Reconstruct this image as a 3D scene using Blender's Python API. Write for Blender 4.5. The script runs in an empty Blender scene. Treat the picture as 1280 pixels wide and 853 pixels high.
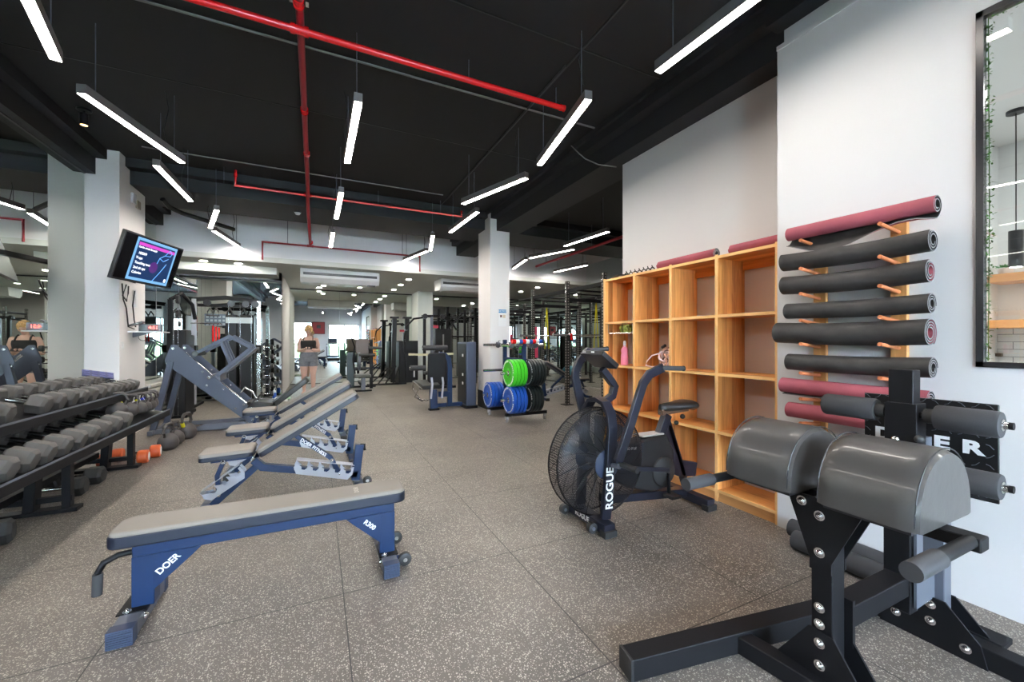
import bpy, bmesh, math, random
from mathutils import Vector, Matrix, Quaternion
random.seed(7)
PI = math.pi
C = bpy.context.scene.collection
V = Vector
# ------------------------------------------------------------------ materials
MATS = {}
def mat(name, col, rough=.5, metal=0., spec=.5, emit=None, es=0., coat=0., bump=None, var=None):
    if name in MATS: return MATS[name]
    m = bpy.data.materials.new(name); m.use_nodes = True
    nt = m.node_tree; b = nt.nodes['Principled BSDF']
    b.inputs['Base Color'].default_value = (*col, 1); b.inputs['Roughness'].default_value = rough
    b.inputs['Metallic'].default_value = metal; b.inputs['Specular IOR Level'].default_value = spec
    b.inputs['Coat Weight'].default_value = coat
    if emit: b.inputs['Emission Color'].default_value = (*emit, 1); b.inputs['Emission Strength'].default_value = es
    if bump or var:
        tc = nt.nodes.new('ShaderNodeTexCoord'); nz = nt.nodes.new('ShaderNodeTexNoise')
        nz.inputs['Scale'].default_value = (bump or var)[0]; nz.inputs['Detail'].default_value = 4
        nt.links.new(tc.outputs['Object'], nz.inputs['Vector'])
    if bump:
        bp = nt.nodes.new('ShaderNodeBump'); bp.inputs['Strength'].default_value = bump[1]; bp.inputs['Distance'].default_value = .01
        nt.links.new(nz.outputs['Fac'], bp.inputs['Height']); nt.links.new(bp.outputs['Normal'], b.inputs['Normal'])
    if var:
        cr = nt.nodes.new('ShaderNodeValToRGB'); k = var[1]
        cr.color_ramp.elements[0].position = .3; cr.color_ramp.elements[1].position = .7
        cr.color_ramp.elements[0].color = (*[c*(1-k) for c in col], 1); cr.color_ramp.elements[1].color = (*[min(1, c*(1+k)) for c in col], 1)
        nt.links.new(nz.outputs['Fac'], cr.inputs['Fac']); nt.links.new(cr.outputs['Color'], b.inputs['Base Color'])
    MATS[name] = m; return m
def nodes(m): return m.node_tree, m.node_tree.nodes, m.node_tree.links
def mathn(nt, op, a, b=None):
    n = nt.nodes.new('ShaderNodeMath'); n.operation = op
    for i, x in enumerate((a, b)):
        if x is None: continue
        if isinstance(x, (int, float)): n.inputs[i].default_value = x
        else: nt.links.new(x, n.inputs[i])
    return n.outputs[0]
def floor_mat():
    m = mat('speckled rubber', (.1, .095, .09), .40, spec=.6); nt, N, L = nodes(m); b = N['Principled BSDF']
    tc = N.new('ShaderNodeTexCoord'); O = tc.outputs['Object']
    col = None
    def vor(scale, thr, dist):
        v = N.new('ShaderNodeTexVoronoi'); v.inputs['Scale'].default_value = scale; L.new(O, v.inputs['Vector'])
        s = N.new('ShaderNodeSeparateColor'); L.new(v.outputs['Color'], s.inputs['Color'])
        a = mathn(nt, 'GREATER_THAN', s.outputs[0], thr); d = mathn(nt, 'LESS_THAN', v.outputs['Distance'], dist)
        return mathn(nt, 'MULTIPLY', a, d)
    f1 = vor(112, .74, .40); f2 = vor(210, .70, .40)
    f = mathn(nt, 'MAXIMUM', f1, f2)
    nz = N.new('ShaderNodeTexNoise'); nz.inputs['Scale'].default_value = 1.3; nz.inputs['Detail'].default_value = 5; L.new(O, nz.inputs['Vector'])
    cr = N.new('ShaderNodeValToRGB'); cr.color_ramp.elements[0].position = .3; cr.color_ramp.elements[1].position = .72
    cr.color_ramp.elements[0].color = (.095, .082, .070, 1); cr.color_ramp.elements[1].color = (.200, .172, .146, 1); L.new(nz.outputs['Fac'], cr.inputs['Fac'])
    n2 = N.new('ShaderNodeTexNoise'); n2.inputs['Scale'].default_value = 260; L.new(O, n2.inputs['Vector'])
    mx0 = N.new('ShaderNodeMix'); mx0.data_type = 'RGBA'; mx0.blend_type = 'MULTIPLY'; mx0.inputs[0].default_value = .6
    L.new(cr.outputs['Color'], mx0.inputs[6]); L.new(n2.outputs['Color'], mx0.inputs[7])
    mx = N.new('ShaderNodeMix'); mx.data_type = 'RGBA'; L.new(f, mx.inputs[0]); L.new(cr.outputs['Color'], mx.inputs[6]); mx.inputs[7].default_value = (.50, .45, .38, 1)
    sp = N.new('ShaderNodeSeparateXYZ'); L.new(O, sp.inputs[0])
    def seam(o, off):
        t = mathn(nt, 'DIVIDE', mathn(nt, 'SUBTRACT', o, off), .95); fr = mathn(nt, 'FRACT', t)
        return mathn(nt, 'LESS_THAN', mathn(nt, 'SUBTRACT', .5, mathn(nt, 'ABSOLUTE', mathn(nt, 'SUBTRACT', fr, .5))), .0028)
    s = mathn(nt, 'MAXIMUM', seam(sp.outputs[0], .12), seam(sp.outputs[1], 2.25))
    my = N.new('ShaderNodeMix'); my.data_type = 'RGBA'; L.new(s, my.inputs[0]); L.new(mx.outputs[2], my.inputs[6]); my.inputs[7].default_value = (.03, .028, .025, 1)
    L.new(my.outputs[2], b.inputs['Base Color'])
    bp = N.new('ShaderNodeBump'); bp.inputs['Strength'].default_value = .35; bp.inputs['Distance'].default_value = .004
    L.new(n2.outputs['Fac'], bp.inputs['Height']); L.new(bp.outputs['Normal'], b.inputs['Normal'])
    return m
def wood_mat(name, c0, c1, axis=2, plank=.07):
    m = mat(name, c0, .45); nt, N, L = nodes(m); b = N['Principled BSDF']
    tc = N.new('ShaderNodeTexCoord'); mp = N.new('ShaderNodeMapping'); sc = [14., 14., 14.]; sc[axis] = 1.1
    mp.inputs['Scale'].default_value = sc; L.new(tc.outputs['Object'], mp.inputs['Vector'])
    nz = N.new('ShaderNodeTexNoise'); nz.inputs['Scale'].default_value = 2.2; nz.inputs['Detail'].default_value = 7; nz.inputs['Distortion'].default_value = 1.4
    L.new(mp.outputs[0], nz.inputs['Vector'])
    sp = N.new('ShaderNodeSeparateXYZ'); L.new(tc.outputs['Object'], sp.inputs[0])
    o = sp.outputs[0] if axis != 0 else sp.outputs[1]
    fl = mathn(nt, 'FLOOR', mathn(nt, 'DIVIDE', o, plank)); o2 = sp.outputs[1] if axis == 2 else sp.outputs[2]
    fl2 = mathn(nt, 'FLOOR', mathn(nt, 'DIVIDE', o2, .4))
    wn = N.new('ShaderNodeTexWhiteNoise'); wn.noise_dimensions = '2D'; cb = N.new('ShaderNodeCombineXYZ'); L.new(fl, cb.inputs[0]); L.new(fl2, cb.inputs[1]); L.new(cb.outputs[0], wn.inputs['Vector'])
    f = mathn(nt, 'ADD', mathn(nt, 'MULTIPLY', wn.outputs['Value'], .62), mathn(nt, 'MULTIPLY', nz.outputs['Fac'], .65))
    cr = N.new('ShaderNodeValToRGB'); cr.color_ramp.elements[0].position = .22; cr.color_ramp.elements[1].position = .9
    cr.color_ramp.elements[0].color = (*c0, 1); cr.color_ramp.elements[1].color = (*c1, 1)
    L.new(f, cr.inputs['Fac']); L.new(cr.outputs['Color'], b.inputs['Base Color'])
    return m
def glass_mat(name, tint=(.96, .98, .98), refl=.12):
    m = bpy.data.materials.new(name); m.use_nodes = True; nt, N, L = nodes(m)
    for n in list(N): N.remove(n)
    o = N.new('ShaderNodeOutputMaterial'); t = N.new('ShaderNodeBsdfTransparent'); g = N.new('ShaderNodeBsdfGlossy'); x = N.new('ShaderNodeMixShader')
    t.inputs[0].default_value = (*tint, 1); g.inputs['Roughness'].default_value = .01; x.inputs[0].default_value = refl
    L.new(t.outputs[0], x.inputs[1]); L.new(g.outputs[0], x.inputs[2]); L.new(x.outputs[0], o.inputs[0]); return m
def mesh_mat(name, scale=160, fill=.35):     # open wire mesh: dark wires, transparent holes
    m = mat(name, (.03, .03, .035), .4, .6); nt, N, L = nodes(m); b = N['Principled BSDF']
    tc = N.new('ShaderNodeTexCoord'); sp = N.new('ShaderNodeSeparateXYZ'); L.new(tc.outputs['Object'], sp.inputs[0])
    def w(o):
        fr = mathn(nt, 'FRACT', mathn(nt, 'MULTIPLY', o, scale)); return mathn(nt, 'LESS_THAN', fr, fill)
    r = mathn(nt, 'SQRT', mathn(nt, 'ADD', mathn(nt, 'POWER', sp.outputs[0], 2), mathn(nt, 'POWER', sp.outputs[2], 2)))
    an = mathn(nt, 'ARCTAN2', sp.outputs[2], sp.outputs[0])
    a = mathn(nt, 'MAXIMUM', w(r), mathn(nt, 'LESS_THAN', mathn(nt, 'FRACT', mathn(nt, 'MULTIPLY', mathn(nt, 'ADD', an, mathn(nt, 'MULTIPLY', r, 2.5)), 22.)), .3))
    t = N.new('ShaderNodeBsdfTransparent'); x = N.new('ShaderNodeMixShader'); L.new(a, x.inputs[0]); L.new(t.outputs[0], x.inputs[1]); L.new(b.outputs[0], x.inputs[2])
    L.new(x.outputs[0], N['Material Output'].inputs[0]); return m
def perf_mat(name, col):                      # upright drilled with a row of holes
    m = mat(name, col, .45, .2); nt, N, L = nodes(m); b = N['Principled BSDF']
    tc = N.new('ShaderNodeTexCoord'); sp = N.new('ShaderNodeSeparateXYZ'); L.new(tc.outputs['Object'], sp.inputs[0])
    z = mathn(nt, 'MULTIPLY', mathn(nt, 'SUBTRACT', mathn(nt, 'FRACT', mathn(nt, 'DIVIDE', sp.outputs[2], .055)), .5), .055)
    def near(o): return mathn(nt, 'LESS_THAN', mathn(nt, 'ADD', mathn(nt, 'POWER', z, 2), mathn(nt, 'POWER', o, 2)), .00016)
    f = mathn(nt, 'MAXIMUM', near(sp.outputs[0]), near(sp.outputs[1]))
    x = N.new('ShaderNodeMix'); x.data_type = 'RGBA'; L.new(f, x.inputs[0]); x.inputs[6].default_value = (*col, 1); x.inputs[7].default_value = (.45, .43, .4, 1)
    L.new(x.outputs[2], b.inputs['Base Color']); return m
def tile_mat():
    m = mat('white subway tile', (.8, .82, .84), .15); nt, N, L = nodes(m); b = N['Principled BSDF']
    tc = N.new('ShaderNodeTexCoord'); mp = N.new('ShaderNodeMapping'); mp.inputs['Rotation'].default_value = (0, PI/2, PI/2)
    sp = N.new('ShaderNodeSeparateXYZ'); cb = N.new('ShaderNodeCombineXYZ'); L.new(tc.outputs['Object'], sp.inputs[0]); L.new(sp.outputs[1], cb.inputs[0]); L.new(sp.outputs[2], cb.inputs[1])
    bk = N.new('ShaderNodeTexBrick'); bk.inputs['Scale'].default_value = 1; bk.inputs['Brick Width'].default_value = .2; bk.inputs['Row Height'].default_value = .072; bk.inputs['Mortar Size'].default_value = .003
    bk.inputs['Color1'].default_value = (.8, .83, .86, 1); bk.inputs['Color2'].default_value = (.76, .8, .84, 1); bk.inputs['Mortar'].default_value = (.25, .28, .32, 1)
    L.new(cb.outputs[0], bk.inputs['Vector']); L.new(bk.outputs['Color'], b.inputs['Base Color']); return m

WHITE = mat('white wall paint', (.70, .69, .685), .7, var=(1.2, .02))
WHITELIT = mat('wall white lit for columns', (.82, .80, .785), .6, var=(1.2, .01))  # wall white lightened for the columns, stands in for stronger light on them
SOFF = mat('soffit white with daylight tint', (.92, .93, .95), .75)  # raised and tinted blue, daylight on the soffit put into its colour
LOWC = mat('pale grey ceiling paint', (.72, .75, .71), .8)
BLK = mat('black ceiling paint', (.0062, .0054, .0050), .75, var=(1.5, .15))
BLKB = mat('black beam paint', (.0105, .0100, .0102), .6)
FLOOR = floor_mat()
MIRR = mat('silvered mirror', (.86, .92, .89), .0, 1.)
DARK = mat('black trim', (.015, .015, .015), .4)
STEEL = mat('black powder coated steel', (.0075, .0075, .0088), .5, .0, spec=.2, bump=(400, .05))
GREYST = mat('grey powder coated steel', (.13, .14, .17), .4, .2)
NAVY = mat('navy powder coated steel', (.006, .024, .080), .38, .0, spec=.4)
SLATE = mat('slate blue powder coated steel', (.065, .078, .115), .45, .1)
CHROME = mat('chrome', (.75, .75, .76), .18, 1.)
SILV = mat('silver painted steel', (.5, .52, .58), .35, .3)
VINYL = mat('black vinyl', (.018, .018, .018), .40, bump=(55, .06), coat=.1)
PADTOP = mat('black vinyl pad with lamp sheen', (.23, .205, .18), .5, bump=(300, .03))  # beige sheen of the lamps put into the base colour of dark vinyl
PADSIDE = mat('dark vinyl pad side', (.012, .016, .03), .4)
FOAM = mat('charcoal foam', (.040, .040, .043), .75, bump=(200, .08))
RUBB = mat('grey rubber', (.075, .069, .063), .55, bump=(90, .12))
RUBD = mat('black rubber', (.02, .02, .02), .55, bump=(120, .08))
RED = mat('red pipe enamel', (.88, .010, .012), .25, coat=.6)
DRED = mat('dark red pipe enamel', (.36, .02, .03), .35)
PINK = mat('rose foam mat', (.38, .085, .11), .75, var=(4, .18))
MATB = mat('black foam mat', (.034, .031, .029), .55, var=(7, .55))
MATE = mat('mat cut edge', (.25, .24, .24), .7)
PEG = mat('orange timber dowel', (.60, .19, .075), .45)
WOODV = wood_mat('oiled timber upright grain', (.36, .11, .022), (.98, .50, .155), 2, .062)
WOODH = wood_mat('oiled timber board grain', (.55, .20, .04), (.92, .46, .14), 1, .08)
WOODE = mat('pale timber edge', (.90, .52, .20), .5, var=(6, .1))
GREEN = mat('green bumper rubber', (.06, .55, .02), .35)
BLUE = mat('blue bumper rubber', (.01, .08, .42), .35)
PRINT = mat('white print', (.85, .85, .85), .6)
PLASW = mat('white plastic', (.8, .8, .8), .35)
PLASB = mat('black plastic', (.015, .015, .018), .3)
ORANGE = mat('orange rubber', (.75, .13, .03), .4)
YEL = mat('yellow webbing', (.75, .7, .02), .6)
LAMP = mat('lit led diffuser', (1, 1, 1), .5, emit=(1, .925, .85), es=44.)
DOWN = mat('lit downlight lens', (1, 1, 1), .5, emit=(1, .96, .84), es=190.)
CAB = mat('grey painted machine shroud', (.06, .075, .12), .4)
SHR = mat('black machine shroud', (.009, .009, .010), .45, spec=.3)
GLASS = glass_mat('clear window glass')
# ------------------------------------------------------------------ geometry
def BM(): return bmesh.new()
def box(bm, c, s, R=None):
    c = V(c); hs = V(s)/2; vs = []
    for x in (-1, 1):
        for y in (-1, 1):
            for z in (-1, 1):
                p = V((x*hs.x, y*hs.y, z*hs.z)); p = R @ p if R is not None else p
                vs.append(bm.verts.new(c+p))
    for f in ((0, 1, 3, 2), (4, 6, 7, 5), (0, 4, 5, 1), (2, 3, 7, 6), (0, 2, 6, 4), (1, 5, 7, 3)): bm.faces.new([vs[i] for i in f])
    return bm
def bx(bm, x0, x1, y0, y1, z0, z1): return box(bm, ((x0+x1)/2, (y0+y1)/2, (z0+z1)/2), (abs(x1-x0), abs(y1-y0), abs(z1-z0)))
def frame_of(d, up=V((0, 0, 1))):
    d = d.normalized(); 
    if abs(d.dot(up)) > .98: up = V((0, 1, 0))
    s = d.cross(up).normalized(); u = s.cross(d).normalized(); return s, u
def sweep(bm, pts, prof, closed=False, up=V((0, 0, 1)), cap=True):
    pts = [V(p) for p in pts]; n = len(pts); rings = []
    for i, p in enumerate(pts):
        a = pts[i-1] if (i > 0 or closed) else None; b = pts[(i+1) % n] if (i < n-1 or closed) else None
        d = ((p-a).normalized() if a is not None else V()) + ((b-p).normalized() if b is not None else V())
        s, u = frame_of(d, up); k = 1.
        if a is not None and b is not None:
            c = (p-a).normalized().dot(d.normalized()); k = 1/max(c, .45)
            # widen in the bend plane
            bn = ((b-p).normalized()-(p-a).normalized())
            bn = bn.normalized() if bn.length > 1e-5 else None
        else: bn = None
        ring = []
        for (x, y) in prof(i) if callable(prof) else prof:
            o = s*x+u*y
            if bn is not None: o = o + bn*(o.dot(bn)*(k-1))
            ring.append(bm.verts.new(p+o))
        rings.append(ring)
    m = len(rings[0])
    for i in range(n if closed else n-1):
        A, B = rings[i], rings[(i+1) % n]
        for j in range(m): bm.faces.new((A[j], A[(j+1) % m], B[(j+1) % m], B[j]))
    if cap and not closed: bm.faces.new(rings[0][::-1]); bm.faces.new(rings[-1])
    return bm
def circ(r, n=14): return [(r*math.cos(2*PI*i/n), r*math.sin(2*PI*i/n)) for i in range(n)]
def rect(w, h): return [(-w/2, -h/2), (w/2, -h/2), (w/2, h/2), (-w/2, h/2)]
def tube(bm, pts, r, n=12, closed=False): return sweep(bm, pts, circ(r, n), closed)
def cyl(bm, p0, p1, r, n=16, r2=None):
    rs = [r, r if r2 is None else r2]; return sweep(bm, [p0, p1], lambda i: circ(rs[i], n))
def beam(bm, pts, w, h, up=V((0, 0, 1))): return sweep(bm, pts, rect(w, h), up=up)
def lathe(bm, prof, p, axis, n=24):     # prof: (distance along axis, radius)
    a = V(axis).normalized(); s, u = frame_of(a); p = V(p); rings = []
    for (t, r) in prof: rings.append([bm.verts.new(p+a*t+(s*math.cos(2*PI*i/n)+u*math.sin(2*PI*i/n))*max(r, 1e-4)) for i in range(n)])
    for A, B in zip(rings, rings[1:]):
        for j in range(n): bm.faces.new((A[j], A[(j+1) % n], B[(j+1) % n], B[j]))
    bm.faces.new(rings[0][::-1]); bm.faces.new(rings[-1]); return bm
def prism(bm, poly, o, ux, uy, th):      # polygon in plane (ux,uy) at o, thickness th centred along normal
    o, ux, uy = V(o), V(ux).normalized(), V(uy).normalized(); n = ux.cross(uy).normalized()*(th/2)
    A = [bm.verts.new(o+ux*x+uy*y-n) for x, y in poly]; B = [bm.verts.new(o+ux*x+uy*y+n) for x, y in poly]
    bm.faces.new(A[::-1]); bm.faces.new(B); k = len(poly)
    for i in range(k): bm.faces.new((A[i], A[(i+1) % k], B[(i+1) % k], B[i]))
    return bm
def xz(bm, poly, y, th): return prism(bm, poly, (0, y, 0), (1, 0, 0), (0, 0, 1), th)
def yz(bm, poly, x, th): return prism(bm, poly, (x, 0, 0), (0, 1, 0), (0, 0, 1), th)
def ball(bm, c, r, seg=16, sx=1, sy=1, sz=1):
    bmesh.ops.create_uvsphere(bm, u_segments=seg, v_segments=max(6, seg*2//3), radius=r, matrix=Matrix.Translation(V(c)) @ Matrix.Diagonal((sx, sy, sz, 1)))
    return bm
def rrect(x0, x1, y0, y1, r, n=4):
    out = []
    for cx, cy, a in ((x1-r, y1-r, 0), (x0+r, y1-r, 90), (x0+r, y0+r, 180), (x1-r, y0+r, 270)):
        for i in range(n+1):
            t = math.radians(a+90*i/n); out.append((cx+r*math.cos(t), cy+r*math.sin(t)))
    return out
MW = {}
def MWof(o): return MW.get(o.name, Matrix.Identity(4))
def thing(name, label, cat, loc=(0, 0, 0), rz=0, group=None):
    o = bpy.data.objects.new(name, None); C.objects.link(o); o.location = loc; o.rotation_euler = (0, 0, rz)
    o.empty_display_size = .1
    MW[o.name] = Matrix.Translation(V(loc)) @ Matrix.Rotation(rz, 4, 'Z')
    tag(o, label, cat, group); return o
def tag(o, label=None, cat=None, group=None, kind=None):
    if label: o['label'] = label
    if cat: o['category'] = cat
    if group: o['group'] = group
    if kind: o['kind'] = kind
    return o
def part(name, bm, m, parent=None, w=False, bev=0, loc=None, label=None, ang=35):
    """w: the bmesh is in world coordinates; loc: origin to use for a top-level mesh."""
    me = bpy.data.meshes.new(name)
    bmesh.ops.recalc_face_normals(bm, faces=bm.faces)
    if parent is not None and w: bmesh.ops.transform(bm, matrix=MWof(parent).inverted(), verts=bm.verts)
    if loc is not None: bmesh.ops.translate(bm, vec=-V(loc), verts=bm.verts)
    bm.to_mesh(me); bm.free()
    for mm in (m if isinstance(m, (list, tuple)) else [m]): me.materials.append(mm)
    for p in me.polygons: p.use_smooth = True
    me.set_sharp_from_angle(angle=math.radians(ang))
    o = bpy.data.objects.new(name, me); C.objects.link(o)
    if parent is not None: o.parent = parent; MW[o.name] = MWof(parent)
    if loc is not None: o.location = loc; MW[o.name] = Matrix.Translation(V(loc))
    if bev:
        b = o.modifiers.new('bevel', 'BEVEL'); b.width = bev; b.segments = 2; b.limit_method = 'ANGLE'; b.angle_limit = math.radians(40)
    if label: o['label'] = label
    return o
def text(s, size, M4, m, parent, off=0., sx=1., ext=.0006, name='lettering', align='CENTER', space=1.):
    """M4: world matrix whose XY plane holds the text"""
    c = bpy.data.curves.new(name, 'FONT'); c.body = s; c.size = size; c.extrude = ext; c.offset = off; c.align_x = align; c.align_y = 'CENTER'; c.resolution_u = 3; c.space_character = space
    c.materials.append(m); o = bpy.data.objects.new(name, c); C.objects.link(o); o.parent = parent
    me = bpy.data.meshes.new_from_object(o); me.name = name; bpy.data.objects.remove(o); me.transform(M4 @ Matrix.Diagonal((sx, 1, 1, 1))); me.transform(MWof(parent).inverted())
    o = bpy.data.objects.new(name, me); C.objects.link(o); o.parent = parent; MW[o.name] = MWof(parent); return o
def basis(o, x, y):
    x = V(x).normalized(); z = x.cross(V(y)).normalized(); y = z.cross(x); M4 = Matrix.Identity(4)
    for i in range(3): M4[i][0], M4[i][1], M4[i][2], M4[i][3] = x[i], y[i], z[i], o[i]
    return M4
def copy_tree(o, parent=None):
    c = o.copy(); C.objects.link(c); c.parent = parent
    for ch in [x for x in C.objects if x.parent == o]: copy_tree(ch, c)
    return c
def dup(root, loc, rz=None, label=None, group=None):
    c = copy_tree(root); c.location = loc
    if rz is not None: c.rotation_euler = (0, 0, rz)
    if label: c['label'] = label
    if group: c['group'] = group
    return c
def struct(name, bm, m, bev=0): return tag(part(name, bm, m, bev=bev), kind='structure')
ORD = ['nearest', 'second', 'third', 'fourth', 'fifth', 'sixth', 'seventh', 'eighth', 'ninth', 'tenth', 'eleventh', 'twelfth', 'thirteenth', 'fourteenth', 'fifteenth', 'sixteenth', 'seventeenth', 'eighteenth']
f_, h_, CY, A_ = 505., 1.3, 427., math.radians(25.7)
def ray(px, py):
    u = (px-640)/f_; v = (CY-py)/f_
    return V((math.sin(A_)+u*math.cos(A_), math.cos(A_)-u*math.sin(A_), v))
def at(px, py, x=None, y=None, z=None):     # turns a measured pixel into a point on a known world plane
    d = ray(px, py); t = x/d.x if x is not None else y/d.y if y is not None else (z-h_)/d.z
    return V((0, 0, h_))+d*t
#@@SETTING@@
# ------------------------------------------------------------------ setting
XL, XR, XW, XN = -2.67, 6.93, 3.27, 2.92      # left wall, far right wall, recess wall, near right wall
YB, YS, YM, Y2, YF = -4., 9.5, 13.8, 10.85, 3.72
ZC, ZL = 3.78, 2.9
struct('floor', bx(BM(), XL-.2, XR+.2, YB-.2, YM+.2, -.12, 0), FLOOR)
struct('ceiling', bx(BM(), XL-.2, XR+.2, YB-.2, YS, ZC, ZC+.15), BLK)
struct('ceiling', bx(BM(), XL-.1, XR+.2, YS-.001, YM+.1, ZL, ZL+.1), LOWC)
struct('wall_left', bx(BM(), XL-.15, XL, YB-.1, Y2+.1, 0, ZC), WHITE)
b = BM(); bx(b, XL-.1, XR+.1, YS, YS+.12, ZL+.02, ZC); struct('wall_soffit', b, SOFF)
struct('wall_back', bx(BM(), -.9, XR+.15, YM, YM+.12, 0, ZL), WHITE)
b = BM(); bx(b, XL-.1, -.755, Y2, Y2+.12, 0, ZL); bx(b, -.9, -.755, Y2, YM, 0, ZL); struct('wall_back', b, WHITE)
struct('wall_right', bx(BM(), XR, XR+.15, YF-.1, YM+.1, 0, ZC), WHITE)
struct('wall_front', bx(BM(), XW, XR+.15, YF-.1, YF, 0, ZC), WHITE)
struct('wall_recess', bx(BM(), XW, XW+.12, 1.755, 3.76, 0, ZC), WHITE)
# near right wall with the window opening
b = BM(); wy0, wy1, wz0, wz1 = -.75, .80, 1.175, 2.91
bx(b, XN, XN+.05, wy1, 1.60, 0, 3.37); bx(b, XN, XN+.05, YB, wy0, 0, 3.37); bx(b, XN, XN+.05, wy0, wy1, 0, wz0); bx(b, XN, XN+.05, wy0, wy1, wz1, 3.37)
bx(b, XN, XW+.12, 1.60, 1.755, 0, 3.37); bx(b, XN+.08, XN+.16, YB, 1.755, 3.37, ZC)
struct('wall_right', b, WHITE)
struct('trim_ledge', bx(BM(), XN-.006, XN+.09, YB, 1.757, 3.345, 3.375), WHITE)
# wall behind the camera with two windows
wins = ((-1.75, -.35, .10, 2.62), (.72, 2.76, .10, 2.5))
b = BM(); xs = [XL-.1, -1.75, -.35, .72, 2.76, XW]
for i in (0, 2, 4): bx(b, xs[i], xs[i+1], YB-.15, YB, 0, ZC)
for (x0, x1, z0, z1) in wins: bx(b, x0, x1, YB-.15, YB, 0, z0); bx(b, x0, x1, YB-.15, YB, z1, ZC)
struct('wall_front', b, WHITE)
for i, (x0, x1, z0, z1) in enumerate(wins):
    b = BM()
    for (a0, a1, c0, c1) in ((x0, x0+.05, z0, z1), (x1-.05, x1, z0, z1), (x0, x1, z0, z0+.05), (x0, x1, z1-.05, z1), ((x0+x1)/2-.02, (x0+x1)/2+.02, z0, z1)): bx(b, a0, a1, YB-.12, YB-.06, c0, c1)
    w = struct('window_%d' % (i+1), b, DARK)
    part('pane', bx(BM(), x0, x1, YB-.095, YB-.088, z0, z1), GLASS, w)
# columns
b = BM(); bx(b, XL, -2.33, 6.97, 7.84, 0, ZC); struct('trim_column', b, WHITELIT)
b = BM(); bx(b, 2.93, 3.33, 7.03, 7.65, 0, ZC); struct('trim_column', b, WHITELIT)
b = BM(); bx(b, 2.88, 3.36, 12.9, YM-.01, 0, ZL); struct('trim_column', b, LOWC)
struct('baseboard_column', bx(BM(), 2.915, 3.345, 7.015, 7.665, 0, .33), RUBD)
# black beams (stepped)
b = BM(); bx(b, 3.06, 3.55, 1.2, YS, 3.40, ZC); bx(b, 2.94, 3.06, 1.2, YS, 3.62, ZC); bx(b, 2.90, 2.94, 1.2, YS, 3.72, ZC); struct('trim_beam', b, BLKB)
b = BM(); bx(b, XN-.06, XN+.08, YB, 1.8, 3.52, ZC); struct('trim_beam', b, BLKB)
b = BM(); bx(b, XL, -2.56, YB, YS, 3.44, ZC); bx(b, -2.56, -2.45, YB, YS, 3.65, ZC); struct('trim_beam', b, BLKB)
b = BM(); bx(b, XL, XR, 7.30, 8.30, 3.47, ZC); bx(b, XL, XR, 7.15, 7.30, 3.66, ZC); bx(b, XL, XR, 8.3, 8.45, 3.6, ZC); struct('trim_beam', b, BLKB)
# ceiling board joints and bulkhead
b = BM(); bx(b, XL, 2.9, 4.855, 4.865, ZC-.004, ZC); bx(b, XL, 2.9, 2.825, 2.835, ZC-.006, ZC); bx(b, 2.015, 2.03, YB, 7.15, ZC-.01, ZC); struct('trim_joint', b, DARK)
struct('trim_bulkhead', bx(BM(), XL+.02, -.80, 10.1, 10.72, 2.74, ZL), LOWC, .01)
# ---- mirrors
def mirror(label, x0, x1, y0, y1, z0, z1, seams=(), frame=True):
    flatx = abs(x1-x0) < .05
    t = thing('wall_mirror', label, 'mirror', (x0, y0, z0))
    part('mirror_panel', bx(BM(), x0, x1, y0, y1, z0, z1), MIRR, t, w=True)
    b = BM()
    for s in seams:
        if flatx: bx(b, x0-.001, x1+.001, s-.002, s+.002, z0, z1)
        else: bx(b, s-.002, s+.002, y0-.001, y1+.001, z0, z1)
    if seams: part('panel_joint', b, GREYST, t, w=True)
    e = .012; ex, ey = (e, 0) if flatx else (0, e)
    if frame:
        part('top_rail', bx(BM(), x0-ex, x1+ex, y0-ey, y1+ey, z1, z1+.035), DARK, t, w=True); part('bottom_rail', bx(BM(), x0-ex, x1+ex, y0-ey, y1+ey, 0, z0), DARK, t, w=True)
mirror('tall frameless wall mirror behind the dumbbell rack, left of the white column', XL, XL+.006, -3.6, 6.965, .02, 3.43, (.9, 2.4, 3.9, 5.4))
mirror('tall wall mirror between the white left column and the back corner', XL, XL+.006, 7.845, YS-.01, .02, 3.43, (8.6,))
mirror('lower wall mirror in the alcove left of the cable machine', XL, XL+.006, YS+.01, Y2-.01, .02, 2.66, (10.2,))
mirror('wide wall mirror behind the leg press and the cable machine', XL+.01, -.76, Y2-.006, Y2, .02, 2.68, (-2.28, -1.7, -1.18))
mirror('wide back wall mirror behind the standing person', -.75, 2.875, YM-.006, YM, .02, 2.86, (.62, 1.9))
mirror('back wall mirror behind the power rack, right of the narrow rear column', 3.365, XR-.02, YM-.006, YM, .02, 2.86, (4.6, 5.8))
mirror('tall mirror on the far right wall beside the power rack', XR-.006, XR, 3.75, YS-.005, .02, ZC-.3, (5.2, 6.6, 8.0), frame=False)
mirror('side wall mirror under the pale lowered ceiling on the right', XR-.006, XR, YS, YM-.01, .02, 2.82, (10.9, 12.3))
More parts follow.
